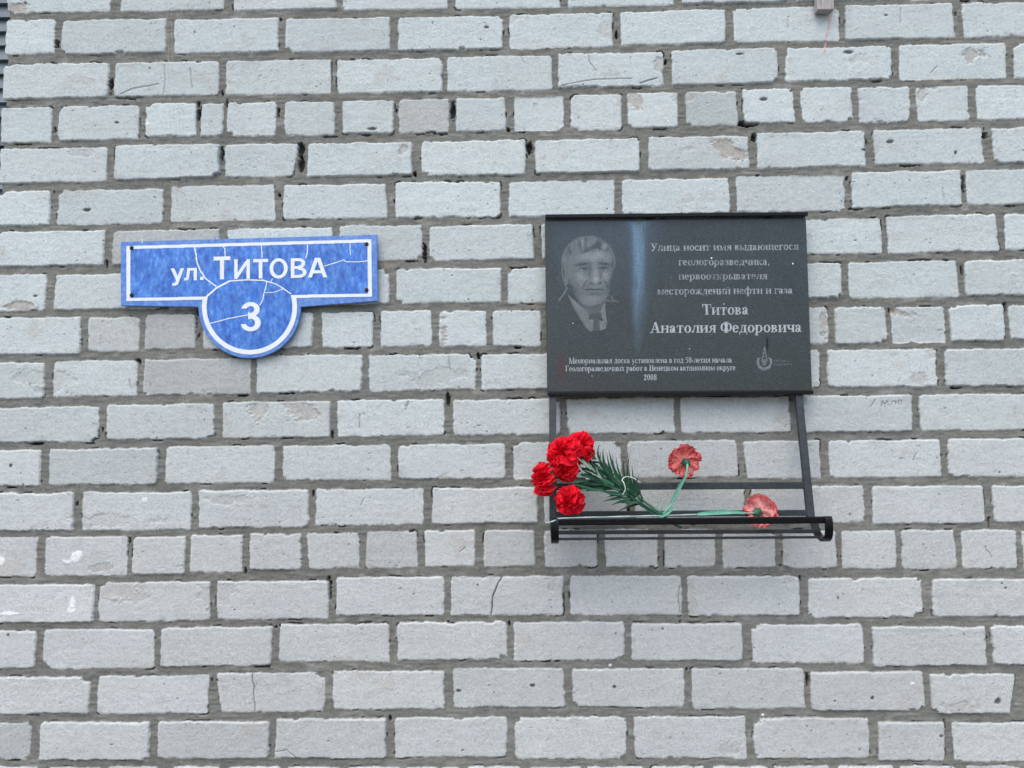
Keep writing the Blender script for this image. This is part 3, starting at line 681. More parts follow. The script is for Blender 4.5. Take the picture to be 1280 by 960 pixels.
bm_obj('slab', bm, stone, plaque)

def tone_mat(name, hi):
    mt, t, b = new_mat(name, rough=.7, spec=.3)
    v = t.nodes.new('ShaderNodeVertexColor'); v.layer_name = 'tone'
    b.inputs['Base Color'].default_value = (*hi, 1)             # a thin film: bare stone shows where it thins out
    tr = t.nodes.new('ShaderNodeBsdfTransparent'); mx = t.nodes.new('ShaderNodeMixShader'); t.links.new(v.outputs[0], mx.inputs[0])
    t.links.new(tr.outputs[0], mx.inputs[1]); t.links.new(b.outputs[0], mx.inputs[2]); t.links.new(mx.outputs[0], t.nodes['Material Output'].inputs[0]); return mt
engr = tone_mat('engraved_stone', (.54, .57, .59))
_h = np.random.RandomState(77).rand(512, 512)
def hashn(px, py, s):                          # smooth-ish noise in photo pixels, 0..1
    u, v = px*s, py*s; i, j = np.floor(u).astype(int), np.floor(v).astype(int); fu, fv = u-i, v-j
    fu = fu*fu*(3-2*fu); fv = fv*fv*(3-2*fv); g = lambda a, b_: _h[a % 512, b_ % 512]
    return (g(i, j)*(1-fu)+g(i+1, j)*fu)*(1-fv) + (g(i, j+1)*(1-fu)+g(i+1, j+1)*fu)*fv
LINES = [('Улица носит имя выдающегося', 813, 313.7, 998.5, 312.2, 9.2, .62, .35), ('геологоразведчика,', 848, 331.8, 962.5, 331.2, 9.2, .60, .35),
         ('первооткрывателя', 848, 349.6, 959.5, 349, 9.2, .52, .4), ('месторождений нефти и газа', 821.5, 368.3, 991, 367, 9.4, .62, .3),
         ('Титова', 877.5, 393.6, 936, 393, 13.2, .74, .12), ('Анатолия Федоровича', 812.5, 416.2, 1002.5, 415, 13.2, .80, .08)]
SMALL = [('Мемориальная доска установлена в год 50-летия начала', 711, 454.4, 915, 453.2, 7.2, .70, .12),
         ('Геологоразведочных работ в Ненецком автономном округе', 706.5, 464.2, 919.5, 462.8, 7.2, .72, .10), ('2008', 804.5, 475.2, 821, 475, 7.4, .74, .05)]
def lettering(lines):
    def fn(px, py):
        o = np.zeros(px.shape)
        for s, x0, y0, x1, y1, cap, tone, wear in lines:
            sel = (py > min(y0, y1)-cap-5) & (py < max(y0, y1)+5) & (px > x0-3) & (px < x1+3)
            if not sel.any(): continue
            hit = text_hit(px[sel], py[sel], s, x0, y0, x1, y1, cap, serif_glyph, CH)
            nn = hashn(px[sel], py[sel], .22)*.6 + hashn(px[sel], py[sel], .9)*.4
            o[sel] = np.maximum(o[sel], hit*tone*np.clip(1 - wear*2.2*np.clip(nn-.42, 0, 1)*2, .12, 1))
        return o
    return fn
flat_shape('inscription', 800, 296, 1006, 425, PD+.0004, .0007, lettering(LINES), engr, plaque, True)
flat_shape('dedication_note', 700, 444, 925, 482, PD+.0004, .0005, lettering(SMALL), engr, plaque, True)

def portrait(px, py):
    x = (px-670)*4; y = (py-260)*4             # drawing coordinates
    G = lambda cx, cy, sx, sy, a=0: np.exp(-((((x-cx)*math.cos(a)+(y-cy)*math.sin(a))/sx)**2 + (((y-cy)*math.cos(a)-(x-cx)*math.sin(a))/sy)**2))
    E_ = lambda cx, cy, rx, ry: np.hypot((x-cx)/rx, (y-cy)/ry)
    jit = (hashn(px, py, .35)-.5)*.10
    L = lambda pts, wd: np.clip(1.4 - pdist(x, y, pts)/wd, 0, 1)
    jaw = sstep(1.07, .84, np.minimum(E_(270, 300, 120, 160), E_(276, 385, 102, 116)) + jit*.5)
    head = np.maximum(jaw, sstep(1.05, .90, E_(262, 268, 131, 124) + jit*.6)*sstep(380, 330, y))
    hairline = 205 + .0022*(x-275)**2 + 26*(hashn(px, py*0, .28)-.5)
    hairz = np.clip(sstep(hairline+10, hairline-10, y) + sstep(168, 150, x+.1*(y-300))*sstep(350, 300, y) + sstep(372, 386, x)*sstep(330, 290, y), 0, 1)*head
    strand = hashn((x-262)*.11/(1+.004*np.abs(y-330)), y*.010 + x*.012, 1.0)
    v = head*.36*(1-hairz) + hairz*(.04 + .50*strand**1.6)
    v += jaw*(1-hairz)*(.26*G(305, 238, 60, 24) + .26*G(298, 330, 14, 48) + .26*G(216, 350, 32, 24) + .24*G(350, 346, 22, 28) + .18*G(286, 456, 36, 16) + .12*G(228, 250, 40, 16))
    v -= .30*G(286, 196, 52, 12, -.40) + .20*G(244, 218, 24, 8, -.3) + .16*G(330, 206, 22, 9, .5)   # the fringe
    ear = sstep(1.1, .9, E_(153, 345, 12, 40)); v = np.maximum(v, ear*.30)
    v -= .44*G(230, 281, 36, 7.5, -.12) + .44*G(340, 279, 33, 7.5, .14)       # brows
    v -= .12*G(238, 298, 30, 10) + .17*G(336, 296, 28, 10) + .10*G(268, 296, 10, 18) + .10*G(314, 296, 9, 18)                      # eye sockets
    v -= .30*L([(218, 305), (230, 299), (248, 299), (262, 306)], 4) + .30*L([(318, 303), (330, 297), (346, 297), (360, 304)], 4)
    v -= .34*sstep(1.2, .7, E_(242, 307, 8, 7)) + .34*sstep(1.2, .7, E_(338, 304, 8, 7))                      # the eyes
    v += .14*G(222, 307, 6, 4) + .12*G(354, 304, 6, 4) + .16*G(236, 294, 22, 3)
    v -= .12*G(234, 320, 20, 3.5, .1) + .11*G(342, 318, 19, 3.5)
    v -= .17*G(270, 325, 7, 30, .1) + .22*G(324, 340, 7, 28)                  # nose sides
    v -= .36*G(276, 376, 10, 5) + .40*G(320, 375, 10, 6) + .18*G(298, 383, 24, 4)
    v += .20*G(300, 360, 15, 14)
    v -= .20*L([(256, 362), (240, 384), (232, 404)], 5) + .20*L([(338, 360), (354, 382), (360, 400)], 5)
    face = jaw
    v -= .36*L([(248, 409), (275, 406), (296, 409), (318, 406), (338, 408)], 4.5) + .13*G(296, 432, 36, 6)
    v -= .22*G(192, 420, 24, 60) + .20*G(372, 380, 18, 70) + .12*G(300, 425, 60, 8)
    neck = sstep(1.05, .93, E_(275, 490, 74, 58)) * (1-face); v = np.maximum(v*(1-neck), neck*(.16 + .10*G(240, 520, 40, 20)))
    # shirt collar, tie and the lines of the jacket
    poly = lambda pts: np.all([((bx-ax)*(y-ay)-(by-ay)*(x-ax)) > 0 for (ax, ay), (bx, by) in zip(pts, pts[1:]+pts[:1])], axis=0)
    for pts, tv in (([(158, 432), (200, 468), (268, 538), (274, 618)], .42), ([(158, 432), (274, 618), (250, 600), (188, 500)], .34), ([(322, 520), (342, 470), (356, 575), (348, 605)], .42), ([(312, 560), (356, 572), (346, 606), (318, 612)], .42), ([(262, 560), (284, 556), (288, 612), (274, 618)], .38)):
        v = np.where(poly(pts), tv, v)
    v = np.where(poly([(268, 532), (326, 524), (332, 552), (262, 558)]), .07, v); v = np.where(poly([(284, 556), (316, 552), (320, 612), (290, 616)]), .10, v)
    ol = .34*L([(156, 402), (138, 432), (116, 460)], 4) + .26*L([(376, 440), (385, 458), (412, 470)], 3) + .25*L([(340, 462), (390, 466)], 3)
    ol = np.maximum(ol, .30*np.clip(1.3-np.abs(E_(262, 272, 132, 128)-1)*128/5, 0, 1)*sstep(330, 270, y))
    ol = np.maximum(ol, .28*L([(133, 285), (130, 320), (138, 360), (152, 400)], 4))
    v = np.maximum(v, ol)
    dots = .50 + 1.0*hashn(px, py, 2.1)
    return np.clip(v, 0, .8)*dots*.58*(.8+.4*hashn(px, py, .12))
flat_shape('portrait', 696, 292, 778, 417, PD+.0004, .0006, portrait, engr, plaque, True)

def emblem(px, py):
    o = np.zeros(px.shape); L = lambda pts, wd: np.clip(wd*.5+.4-pdist(px, py, pts), 0, 1)
    r = np.hypot(px-955.5, (py-452.5)*1.0); ring = np.clip(1.9-np.abs(r-8.2), 0, 1)*(py > 447)
    o = np.maximum(o, ring*.42); o = np.maximum(o, .34*L([(948, 459), (955, 463), (963, 459)], 2))
    o = np.maximum(o, .40*L([(952.5, 452), (955.6, 434)], 1.4)); o = np.maximum(o, .40*L([(959, 452), (955.8, 434)], 1.4))
    for yy in (438, 442, 446, 450): o = np.maximum(o, .36*L([(955.7-(yy-434)*.17, yy), (955.7+(yy-434)*.18, yy)], 1))
    o = np.maximum(o, .30*((np.abs(px-955.6) < 2.4) & (py > 449) & (py < 457)))
    for yy, sd_ in ((451.2, 3), (455.6, 9)):       # two rows of worn, unreadable small lettering
        o = np.maximum(o, .15*((np.abs(py-yy) < 1.4) & (px > 966) & (px < 990))*(hashn(px, py+sd_*31, 1.1) > .42))
    return o*.72*(.6+.7*hashn(px, py, .8))
flat_shape('emblem', 944, 430, 992, 466, PD+.0004, .0007, emblem, engr, plaque, True)

# lime run-off down the middle, rust at lower left, a few white specks: deposits lying on the stone
def runoff(px, py):
    cxx = 797.5 - (py-275)*.004 + .8*np.sin(py*.06); wd = 4.0 + 9*sstep(294, 272, py) + 1.6*hashn(px*0, py, .09)
    d_ = (px-cxx)/wd
    core = np.exp(-d_*d_)*sstep(470, 330, py)*.75 + np.exp(-((px-803.5)/3.2)**2)*.42*sstep(440, 300, py)*sstep(280, 300, py) + np.exp(-((px-793)/4.5)**2)*.30*sstep(420, 300, py)
    core += .22*np.exp(-((px-800)/11)**2)*sstep(440, 290, py)
    core *= .45+.40*hashn(px*1.3, py*.05, .9)+.45*hashn(px*2.6, py*.09, .9)
    core += .35*np.exp(-((px-799)/22)**2)*sstep(283, 274, py)
    core = core*(.75+.4*hashn(px, py, .5)) + (.10+.12*hashn(px, py*.3, .06))*sstep(420, 275, py)*sstep(850, 800, px)*sstep(684, 700, px)*(.6+.5*hashn(px, py, .35))
    return np.clip(core, 0, 1)*.50
lime = tone_mat('lime_sky_tint', (.27, .44, .62))  # lime film, its blue put in for the sky's reflection
flat_shape('lime_streak', 686, 279, 850, 470, PD+.00025, .0012, runoff, lime, plaque, True)
rust = tone_mat('rust_stain', (.26, .06, .045))
flat_shape('rust_stain', 692, 425, 712, 484, PD+.00025, .0012, lambda px, py: np.clip(np.exp(-((px-701.5)/4.5)**2-((py-460)/17)**2)*(.4+.7*hashn(px, py, .45)), 0, 1)*.26, rust, plaque, True)
brownd = tone_mat('lime_core', (.30, .29, .22))
flat_shape('dirt_spot', 790, 275, 806, 296, PD+.00055, .0010, lambda px, py: np.exp(-((px-799.5)/1.9)**2)*sstep(296, 278, py)*.5*(.6+.6*hashn(px, py, .6)), brownd, plaque, True)

for x, y, r in ((889.5, 322.6, 1.0), (991, 329.4, 1.0), (716, 404, .6), (905, 380, .5), (862, 436, .5), (740, 470, .5)):
    flat_shape('paint_speck', x-3, y-3, x+3, y+3, PD+.0007, .0005, lambda px, py: np.hypot(px-x, py-y) < r, white, plaque)
soot = tone_mat('dark_scratch', (.010, .011, .012))
flat_shape('dark_scratch', 955, 418, 963, 442, PD+.0006, .0007, lambda px, py: .75*np.exp(-((px-959.2)/1.1)**2)*sstep(441, 432, py)*sstep(418, 426, py), soot, plaque, True)

# ------------------------------------------------------------------ the iron flower holder that carries the plaque
iron, t, b = new_mat('painted_iron', rough=.5, spec=.45)
n1 = noise_node(t, 160, 5, .65); n2 = noise_node(t, 20, 4)
r1 = ramp(t, n1.outputs[0], [(.3, (.016, .020, .023)), (.62, (.034, .042, .048)), (.8, (.080, .088, .094))])
r2 = ramp(t, n2.outputs[0], [(.3, .75), (.7, 1.25)]); t.links.new(mixc(t, 1.0, r1.outputs[0], r2.outputs[0], 'MULTIPLY'), b.inputs['Base Color'])
bump(t, b, n1.outputs[0], .3, .0008)
black, t, b = new_mat('black_gloss_paint', (.004, .004, .005), .34, spec=.22)
n1 = noise_node(t, 90, 4); r1 = ramp(t, n1.outputs[0], [(.3, .22), (.7, .38)]); t.links.new(r1.outputs[0], b.inputs['Roughness']); bump(t, b, n1.outputs[0], .15, .0008)
hc = P(850, 560, .03)
holder = thing('flower_holder', (hc.x, -.03, hc.z), 'black iron bracket with a barred flower tray hanging under the memorial plaque', 'bracket')
bm = bmesh.new(); add_bar(bm, P(681.5, 272.6, PD-.003), P(1007, 269.6, PD-.003), .0085, .030); bm_obj('top_strip', bm, black, holder)
bm = bmesh.new(); add_bar(bm, P(684.5, 493.1, PD-.010), P(1014.2, 491, PD-.010), .0080, .026); bm_obj('bottom_strip', bm, black, holder)
def dl(y): return .026 + (y-492)*(.044/150)    # the legs lean out of the wall
for xa, ya, xb, yb in ((690.8, 494, 691.2, 651), (997.6, 492, 1013.2, 647)):
    bm = bmesh.new(); add_bar(bm, P(xa, ya, dl(ya)), P(xb, yb, dl(yb)), .0155, .012); bm_obj('leg', bm, iron, holder)
bm = bmesh.new(); add_bar(bm, P(694.8, 608.4, dl(607)), P(1006, 606.6, dl(607)), .0150, .010); bm_obj('crossbar', bm, iron, holder)
bm = bmesh.new(); add_bar(bm, P(694.8, 643, dl(642)), P(1009.6, 641, dl(642)), .0125, .010); bm_obj('crossbar', bm, iron, holder)
RD = .150
bm = bmesh.new(); add_bar(bm, P(688.6, 652.6, RD), P(1038.6, 649.8, RD), .0138, .009, .0022); bm_obj('front_rail', bm, black, holder)
bm = bmesh.new(); add_bar(bm, P(696, 665.6, .098), P(1018, 664, .098), .0085, .005); bm_obj('tray_bar', bm, iron, holder)
bm = bmesh.new(); add_bar(bm, P(697, 673.8, .122), P(1024, 671.4, .122), .0052, .005); bm_obj('tray_bar', bm, iron, holder)
# bent side straps: from the foot of each leg down under the tray bars and up round the front rail
def strap(x0, pts):
    bm = bmesh.new(); prev = None
    path = smooth_path([Vector((0, -d, z)) for d, z in pts], 6)
    for i, p in enumerate(path):
        tn = (path[min(i+1, len(path)-1)] - path[max(i-1, 0)]).normalized(); nn = Vector((0, -tn.z, tn.y))
        ring = [bm.verts.new(Vector((x0+a*.0075, p.y, p.z)) + nn*(c*.0024)) for a, c in ((-1, -1), (1, -1), (1, 1), (-1, 1))]
        if prev:
            for k in range(4): bm.faces.new((prev[k], prev[(k+1) % 4], ring[(k+1) % 4], ring[k]))
        else: bm.faces.new(ring[::-1])
        prev = ring
    bm.faces.new(prev); bmesh.ops.recalc_face_normals(bm, faces=bm.faces[:])
    bm_obj('side_strap', bm, black, holder)
xr_ = P(1034.4, 655, RD).x; xl_ = P(693.6, 655, RD).x
zt = P(1034, 646.4, RD).z; zb = P(1030, 675, .128).z
for x0 in (xl_, xr_):
    strap(x0, [(.072, P(1013, 648, .072).z), (.095, P(1018, 664, .095).z-.004), (.115, zb+.003), (.134, zb), (.150, zb+.008), (.1565, zb+.024), (.1555, zt-.004), (.150, zt)])

# ------------------------------------------------------------------ artificial carnations
def petal_mat(name, inner, outer, edge, var=(.62, 1.25), tl=.22):
    mt, t, b = new_mat(name, rough=.6, spec=.12)
    v = t.nodes.new('ShaderNodeVertexColor'); v.layer_name = 'petal'
    sp = t.nodes.new('ShaderNodeSeparateColor'); t.links.new(v.outputs[0], sp.inputs[0])
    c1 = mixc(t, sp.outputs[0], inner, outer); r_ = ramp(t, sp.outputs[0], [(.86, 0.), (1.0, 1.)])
    c1 = mixc(t, r_.outputs[0], c1, edge)
    n_ = noise_node(t, 140, 3); rn = ramp(t, n_.outputs[0], [(.3, var[0]), (.7, var[1])]); c1 = mixc(t, 1.0, c1, rn.outputs[0], 'MULTIPLY')
    t.links.new(c1, b.inputs['Base Color'])
    b.inputs['Subsurface Weight'].default_value = 0.0
    tr = t.nodes.new('ShaderNodeBsdfTranslucent'); t.links.new(c1, tr.inputs[0]); mx = t.nodes.new('ShaderNodeMixShader'); mx.inputs[0].default_value = tl
    o = t.nodes['Material Output']; t.links.new(b.outputs[0], mx.inputs[1]); t.links.new(tr.outputs[0], mx.inputs[2]); t.links.new(mx.outputs[0], o.inputs[0])
    return mt
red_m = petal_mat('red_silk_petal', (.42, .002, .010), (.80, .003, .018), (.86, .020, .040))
pale_m = petal_mat('sun_faded_petal', (.90, .30, .27), (.88, .23, .22), (.55, .03, .05), (.85, 1.12), .30)
pink_m = petal_mat('pink_faded_petal', (.96, .50, .46), (.95, .40, .39), (.80, .09, .12), (.88, 1.1), .30)
def green_mat(name, a, c, rough=.5):
    mt, t, b = new_mat(name, rough=rough); n_ = noise_node(t, 70, 3); r_ = ramp(t, n_.outputs[0], [(.3, a), (.7, c)])
    oi = t.nodes.new('ShaderNodeObjectInfo'); rv = ramp(t, oi.outputs['Random'], [(0, (.62, .75, .7)), (.6, (1., 1., 1.)), (1, (1.5, 1.28, .95))])   # no two leaves quite alike
    t.links.new(mixc(t, 1.0, r_.outputs[0], rv.outputs[0], 'MULTIPLY'), b.inputs['Base Color']); return mt
leaf_m = green_mat('dark_green_leaf', (.008, .058, .030), (.026, .120, .062))
stem_m = green_mat('dark_green_stem', (.012, .065, .040), (.035, .130, .080))
teal_m = green_mat('faded_teal_stem', (.085, .29, .20), (.165, .42, .32), .6)
calyx_m = green_mat('green_calyx', (.008, .060, .038), (.022, .115, .072))
glint_m = green_mat('leaf_glint', (.24, .34, .28), (.36, .46, .40), .6)
stalk_m = green_mat('bleached_stalk', (.30, .42, .37), (.46, .56, .52), .6)
string_m = new_mat('white_string', (.62, .63, .58), .8)[0]

def bloom(parent, c, axis, R, mat, layers, seed, depth=1.0, spread=1.0, name='bloom', curls=(.15, .55)):
    """Ruffled head: fans of saw-edged petals set round axis; layers = (count, opening angle, length, lift)."""
    rd = random.Random(seed); axis = axis.normalized()
    a = axis.cross(Vector((.13, .3, 1))).normalized(); b_ = axis.cross(a)
    V, F_, C_ = [], [], []; NU, NV = 21, 8
    for cnt, opn, ln, lift in layers:
        ph0 = rd.uniform(0, 6.28)
        for i in range(cnt):
            ph = ph0 + 6.2832*i/cnt + rd.uniform(-.25, .25); op = opn + rd.uniform(-.13, .13); L_ = R*ln*rd.uniform(.88, 1.08)
            wd = rd.uniform(.62, .92)*spread*(1 if cnt > 6 else 1.35); k1 = rd.uniform(1.4, 3.0); p1 = rd.uniform(0, 6.28); am = rd.uniform(.20, .42); curl = rd.uniform(*curls)
            n0 = len(V)
            for v in range(NV):
                s = v/(NV-1)
                for u in range(NU):
                    q_ = u/(NU-1)*2-1
                    fan = q_*wd*(.25+.85*s); saw = (.038*(1 if u % 2 else -1)+rd.uniform(-.035, .03))*(s > .99)
                    r_ = L_*(s*(1 - .16*q_*q_) + saw)
                    bend = op + curl*s*s*.9; bd = op*(1-s)*.5 + bend*s
                    ruf = am*s*s*math.sin(q_*k1*3.1416+p1) + .05*s*s*math.sin(q_*9+p1*2)
                    bd += ruf*1.1
                    rad = math.sin(bd)*r_; hgt = math.cos(bd)*r_*depth + lift*R
                    ang_ = ph + fan + ruf*.25
                    V.append(c + axis*hgt + (a*math.cos(ang_) + b_*math.sin(ang_))*rad)
                    C_.append(s*.92 + .08*(s > .99))
            for v in range(NV-1):
                for u in range(NU-1):
                    k = n0 + v*NU + u; F_.append((k, k+1, k+NU+1, k+NU))
    me = mesh_quads(name, np.array([tuple(v) for v in V]), np.array(F_))
    at = me.color_attributes.new('petal', 'FLOAT_COLOR', 'POINT'); k_ = np.ones((len(C_), 4), np.float32); k_[:, :3] = np.array(C_)[:, None]; at.data.foreach_set('color', k_.ravel())
    return link(name, me, mat, parent, smooth=True)
def calyx(parent, c, axis, r, ln, mat, root=None):
    bm = bmesh.new(); ax = axis.normalized()
    add_tube(bm, [c-ax*ln, c-ax*ln*.8, c-ax*ln*.3, c+ax*ln*.25], [r*.35, r*.8, r, r*1.12], 12)
    o = bm_obj('calyx', bm, mat, None, True); o.parent = parent     # the bloom itself sits at the world origin of its mesh
    if root is None: o.matrix_parent_inverse = Matrix.Translation(-parent.location)
    return o
def leaf(bm, p0, d, ln, wd, curve, nrm):
    """One narrow blade bending along `curve`."""
    prev = None; side = d.cross(nrm).normalized(); n_ = 7
    for i in range(n_+1):
        s = i/n_; p = p0 + d*(ln*s) + curve*(ln*s*s); w_ = wd*(math.sin(math.pi*min(1, .18+s*.82)))**.8*(1-s*.25)*.5 if i < n_ else .00012
        cup = nrm*(w_*.45)
        ring = [bm.verts.new(p-side*w_+cup), bm.verts.new(p-cup*.3), bm.verts.new(p+side*w_+cup)]
        if prev:
            bm.faces.new((prev[0], prev[1], ring[1], ring[0])); bm.faces.new((prev[1], prev[2], ring[2], ring[1]))
        prev = ring

FULL = [(3, .15, .58, .10), (5, .45, .80, .04), (6, .80, .94, 0), (7, 1.15, 1.0, -.05), (8, 1.42, 1.0, -.10)]
HALF = [(5, .08, .80, .05), (7, .28, .95, 0), (8, .52, 1.0, -.04), (9, .80, .98, -.08)]
BUD = [(5, .06, .9, 0), (6, .22, 1.0, -.03), (7, .42, .98, -.05)]
FLAT = [(4, .22, .40, .08), (6, .60, .55, .08), (7, 1.05, .78, .03), (9, 1.35, 1.0, -.02)]
TIE = P(825.5, 644.5, .135)
bq = thing('carnation_bouquet', TIE, 'bunch of bright red artificial carnations leaning left in the iron tray, dark green leaves', 'bouquet')
KNOT = P(782, 612, .120)
heads = [  # px, py, depth, radius px, aim (x toward right, y toward viewer, z up), layers
    (704.5, 566, .125, 22.5, (-.45, 1, .25), FULL), (724, 556, .098, 19.5, (.15, .9, .55), FULL), (736.5, 565.5, .128, 10.5, (.45, .75, .5), HALF),
    (705, 590, .130, 18.5, (-.55, .80, -.60), HALF), (677.5, 599, .124, 21.5, (-1, .52, -.02), FLAT), (711, 627, .140, 18.5, (-.45, 1, -.30), FULL)]
for i, (hx, hy, hd, hr, aim, lay) in enumerate(heads):
    c = P(hx, hy, hd); ax = Vector((aim[0], -aim[1], aim[2])).normalized(); R_ = hr*.00163
    lift = .12 if lay in (FULL, FLAT) else .42
    bo = bloom(bq, c-ax*R_*lift*1.2, ax, R_*1.06, red_m, lay, 100+i, spread=1.15, curls=(.0, .2) if lay is FLAT else (.15, .55))
    cb = c - ax*R_*(.30 if lay in (FULL, FLAT) else .62); calyx(bo, cb, ax, .0068, .020, calyx_m, bq)
    mid = P(745+rnd.uniform(-8, 8), 588+rnd.uniform(-9, 9)+(14 if i == 5 else 0), .112+rnd.uniform(-.008, .008))
    kn = KNOT + Vector((rnd.uniform(-.006, .006), rnd.uniform(-.006, .006), rnd.uniform(-.008, .008)))
    end = P(846+i*3.2, 655+i*2.4, .140) if i in (0, 2) else TIE + Vector((rnd.uniform(.0, .02), 0, rnd.uniform(-.014, -.002)))
    bm = bmesh.new(); add_tube(bm, smooth_path([cb-ax*.018, cb-ax*.030+(mid-cb)*.2, mid, kn, TIE+Vector((rnd.uniform(-.004, .004), rnd.uniform(-.004, .004), rnd.uniform(-.004, .004))), end], 6), .0023, 7)
    bm_obj('stem', bm, stem_m, bq, True)
# foliage: blades springing from the stems, tips swept towards the flowers and upwards
rl = random.Random(17); sx0, sy0, sx1, sy1 = 738, 586, 806, 629
for k in range(94):
    s = rl.random()**1.15; half = (1-s)*17+3; off = rl.uniform(-1, 1)
    px_ = sx0+(sx1-sx0)*s + off*half*.5; py_ = sy0+(sy1-sy0)*s - off*half*.8
    p0 = P(px_, py_, .117+rl.uniform(-.014, .022))
    d = Vector((-.78+off*.40+rl.uniform(-.15, .15), -rl.uniform(-.15, .45), .34+off*.34+rl.uniform(-.15, .15))).normalized()
    cv = Vector((.25*off+.1+rl.uniform(-.25, .25), -rl.uniform(0, .3), .18+.25*off+rl.uniform(-.25, .25))); ln = rl.uniform(.028, .046)*(1.0 if s > .15 else .75)
    bm = bmesh.new(); leaf(bm, p0, d, ln, rl.uniform(.0042, .0075), cv, Vector((0, -1, 0)).lerp(Vector((rl.uniform(-1, 1), -.4, .6)), .35).normalized())
    bm_obj('leaf', bm, leaf_m, bq, True)
for k in range(6):                               # the low spray along the lower crossbar
    p0 = P(786-k*9, 619-k*1.5, .128); bm = bmesh.new()
    leaf(bm, p0, Vector((-.95, -.1, .12+.1*(k % 2))).normalized(), .050, .006, Vector((0, 0, -.22+.12*(k % 3))), Vector((0, -.8, .6)))
    bm_obj('leaf', bm, leaf_m, bq, True)
for q_, (x_, y_) in enumerate(((727, 575), (731, 577), (736, 580), (722, 582), (744, 588))):   # pale blades painting in white glints among the leaves
    bm = bmesh.new(); leaf(bm, P(x_+8, y_+10, .146), Vector((-.62, -.1, .75)).normalized(), .026, .0036, Vector((.1*q_-.2, 0, .1)), Vector((0, -1, .2)))
    bm_obj('leaf', bm, glint_m, bq, True)
bm = bmesh.new()
add_tube(bm, smooth_path([P(778, 618.5, .143), P(781.5, 612, .147), P(780, 604, .148), P(777.5, 600, .142), P(782, 596, .135), P(788, 596.5, .13), P(795, 599.5, .128), P(800.5, 603.5, .126)], 6), .0011, 6)
bm_obj('string_tie', bm, string_m, bq, True)
bm = bmesh.new()
for k in range(3):
    q0 = TIE + Vector((.004*k-.004, 0, -.002*k))
    add_tube(bm, [q0 + Vector((math.cos(a)*.006, math.sin(a)*.0075, math.sin(a)*.004)) for a in [j*.5236 for j in range(13)]], .0011, 6)
for a0, a1 in (((0, 0), (3, -14)), ((0, 0), (-9, -6)), ((0, 0), (20, -9)), ((-2, 0), (-6, -11))):
    add_tube(bm, smooth_path([P(826+a0[0], 642+a0[1], .144), P(826+(a0[0]+a1[0])/2, 642+(a0[1]+a1[1])/2-1, .148), P(826+a1[0], 642+a1[1], .146)], 4), .0007, 5)
bm_obj('thread_tie', bm, teal_m, bq, True)

BACKS = [(9, 1.22, 1.0, 0), (9, 1.08, .99, .03), (8, .85, .95, .05), (6, .5, .8, .05)]
g = 'sun-faded carnations lying across the tray'
def faded(c, ax, R_, mat, lab, seed, path, rads, leaves):
    th = thing('carnation', c, lab, 'flower', g)
    bo = bloom(th, c, ax, R_, mat, BACKS, seed, spread=1.2, curls=(.0, .22))
    ax = ax.normalized()
    calyx(bo, c-ax*.006, ax, .0078, .016, calyx_m, th)
    bm = bmesh.new()
    for k in range(5):                           # wire sepals
        a_ = k*1.2566+.3; s1 = ax.cross(Vector((.1, .2, 1))).normalized(); s2 = ax.cross(s1)
        dr = s1*math.cos(a_)+s2*math.sin(a_)
        leaf(bm, c-ax*.010+dr*.005, (dr*.6+ax*.7).normalized(), .011, .005, ax*.2, -ax)
    bm_obj('sepals', bm, calyx_m, th, True)
    n_ = {210: 1.0, 214: .8}[seed]; sp = smooth_path(path, 8)
    rr_s = [rads*n_*(1+.22*math.sin(i*.9)+.25*(i % 11 == 5)) for i in range(len(sp))]     # knuckles along the wire
    bm = bmesh.new(); add_tube(bm, sp, rr_s, 8); bm_obj('stem', bm, teal_m if seed == 210 else stalk_m, th, True)
    for p0, d, ln, wd, cv in leaves:
        bm = bmesh.new(); leaf(bm, p0, d.normalized(), ln, wd, cv, Vector((0, -.9, .4))); bm_obj('leaf', bm, teal_m, th, True)
c = P(856.5, 577.5, .100); ax = Vector((-.02, .97, .14))
faded(c, ax, .0355, pale_m, 'faded red carnation standing upright, seen from behind with its green calyx', 210,
      [c-ax*.020, P(858, 592, .128), P(850, 609, .130), P(842, 626, .132), P(829, 643, .137), P(824, 648, .137)], .0022,
      [(P(838, 632, .134), Vector((.45, -.1, 1)), .085, .0085, Vector((.10, 0, .0))), (P(848, 612, .133), Vector((.5, -.1, 1)), .040, .0065, Vector((.05, 0, 0))), (P(851, 611, .134), Vector((-.5, 0, .8)), .012, .003, Vector((0, 0, .1)))])
c = P(948.5, 639.5, .108); ax = Vector((.62, .66, .10))
faded(c, ax, .0350, pink_m, 'faded pink carnation lying on its side at the right of the tray', 214,
      [c-ax*.018, P(930, 641.5, .140), P(905, 642.2, .147), P(880, 642.9, .148), P(850, 643.9, .148), P(825, 644.6, .148), P(790, 645.4, .148), P(745, 646.6, .148), P(704, 648.0, .150), P(690, 652, .160), P(682, 653.6, .158)], .0018,
      [(P(872, 643.0, .150), Vector((1, 0, .10)), .095, .0095, Vector((0, 0, -.08))), (P(930, 641.5, .146), Vector((-1, 0, .12)), .060, .008, Vector((0, 0, .0))), (P(826, 646, .153), Vector((1, 0, .35)), .032, .0065, Vector((0, 0, .3)))])

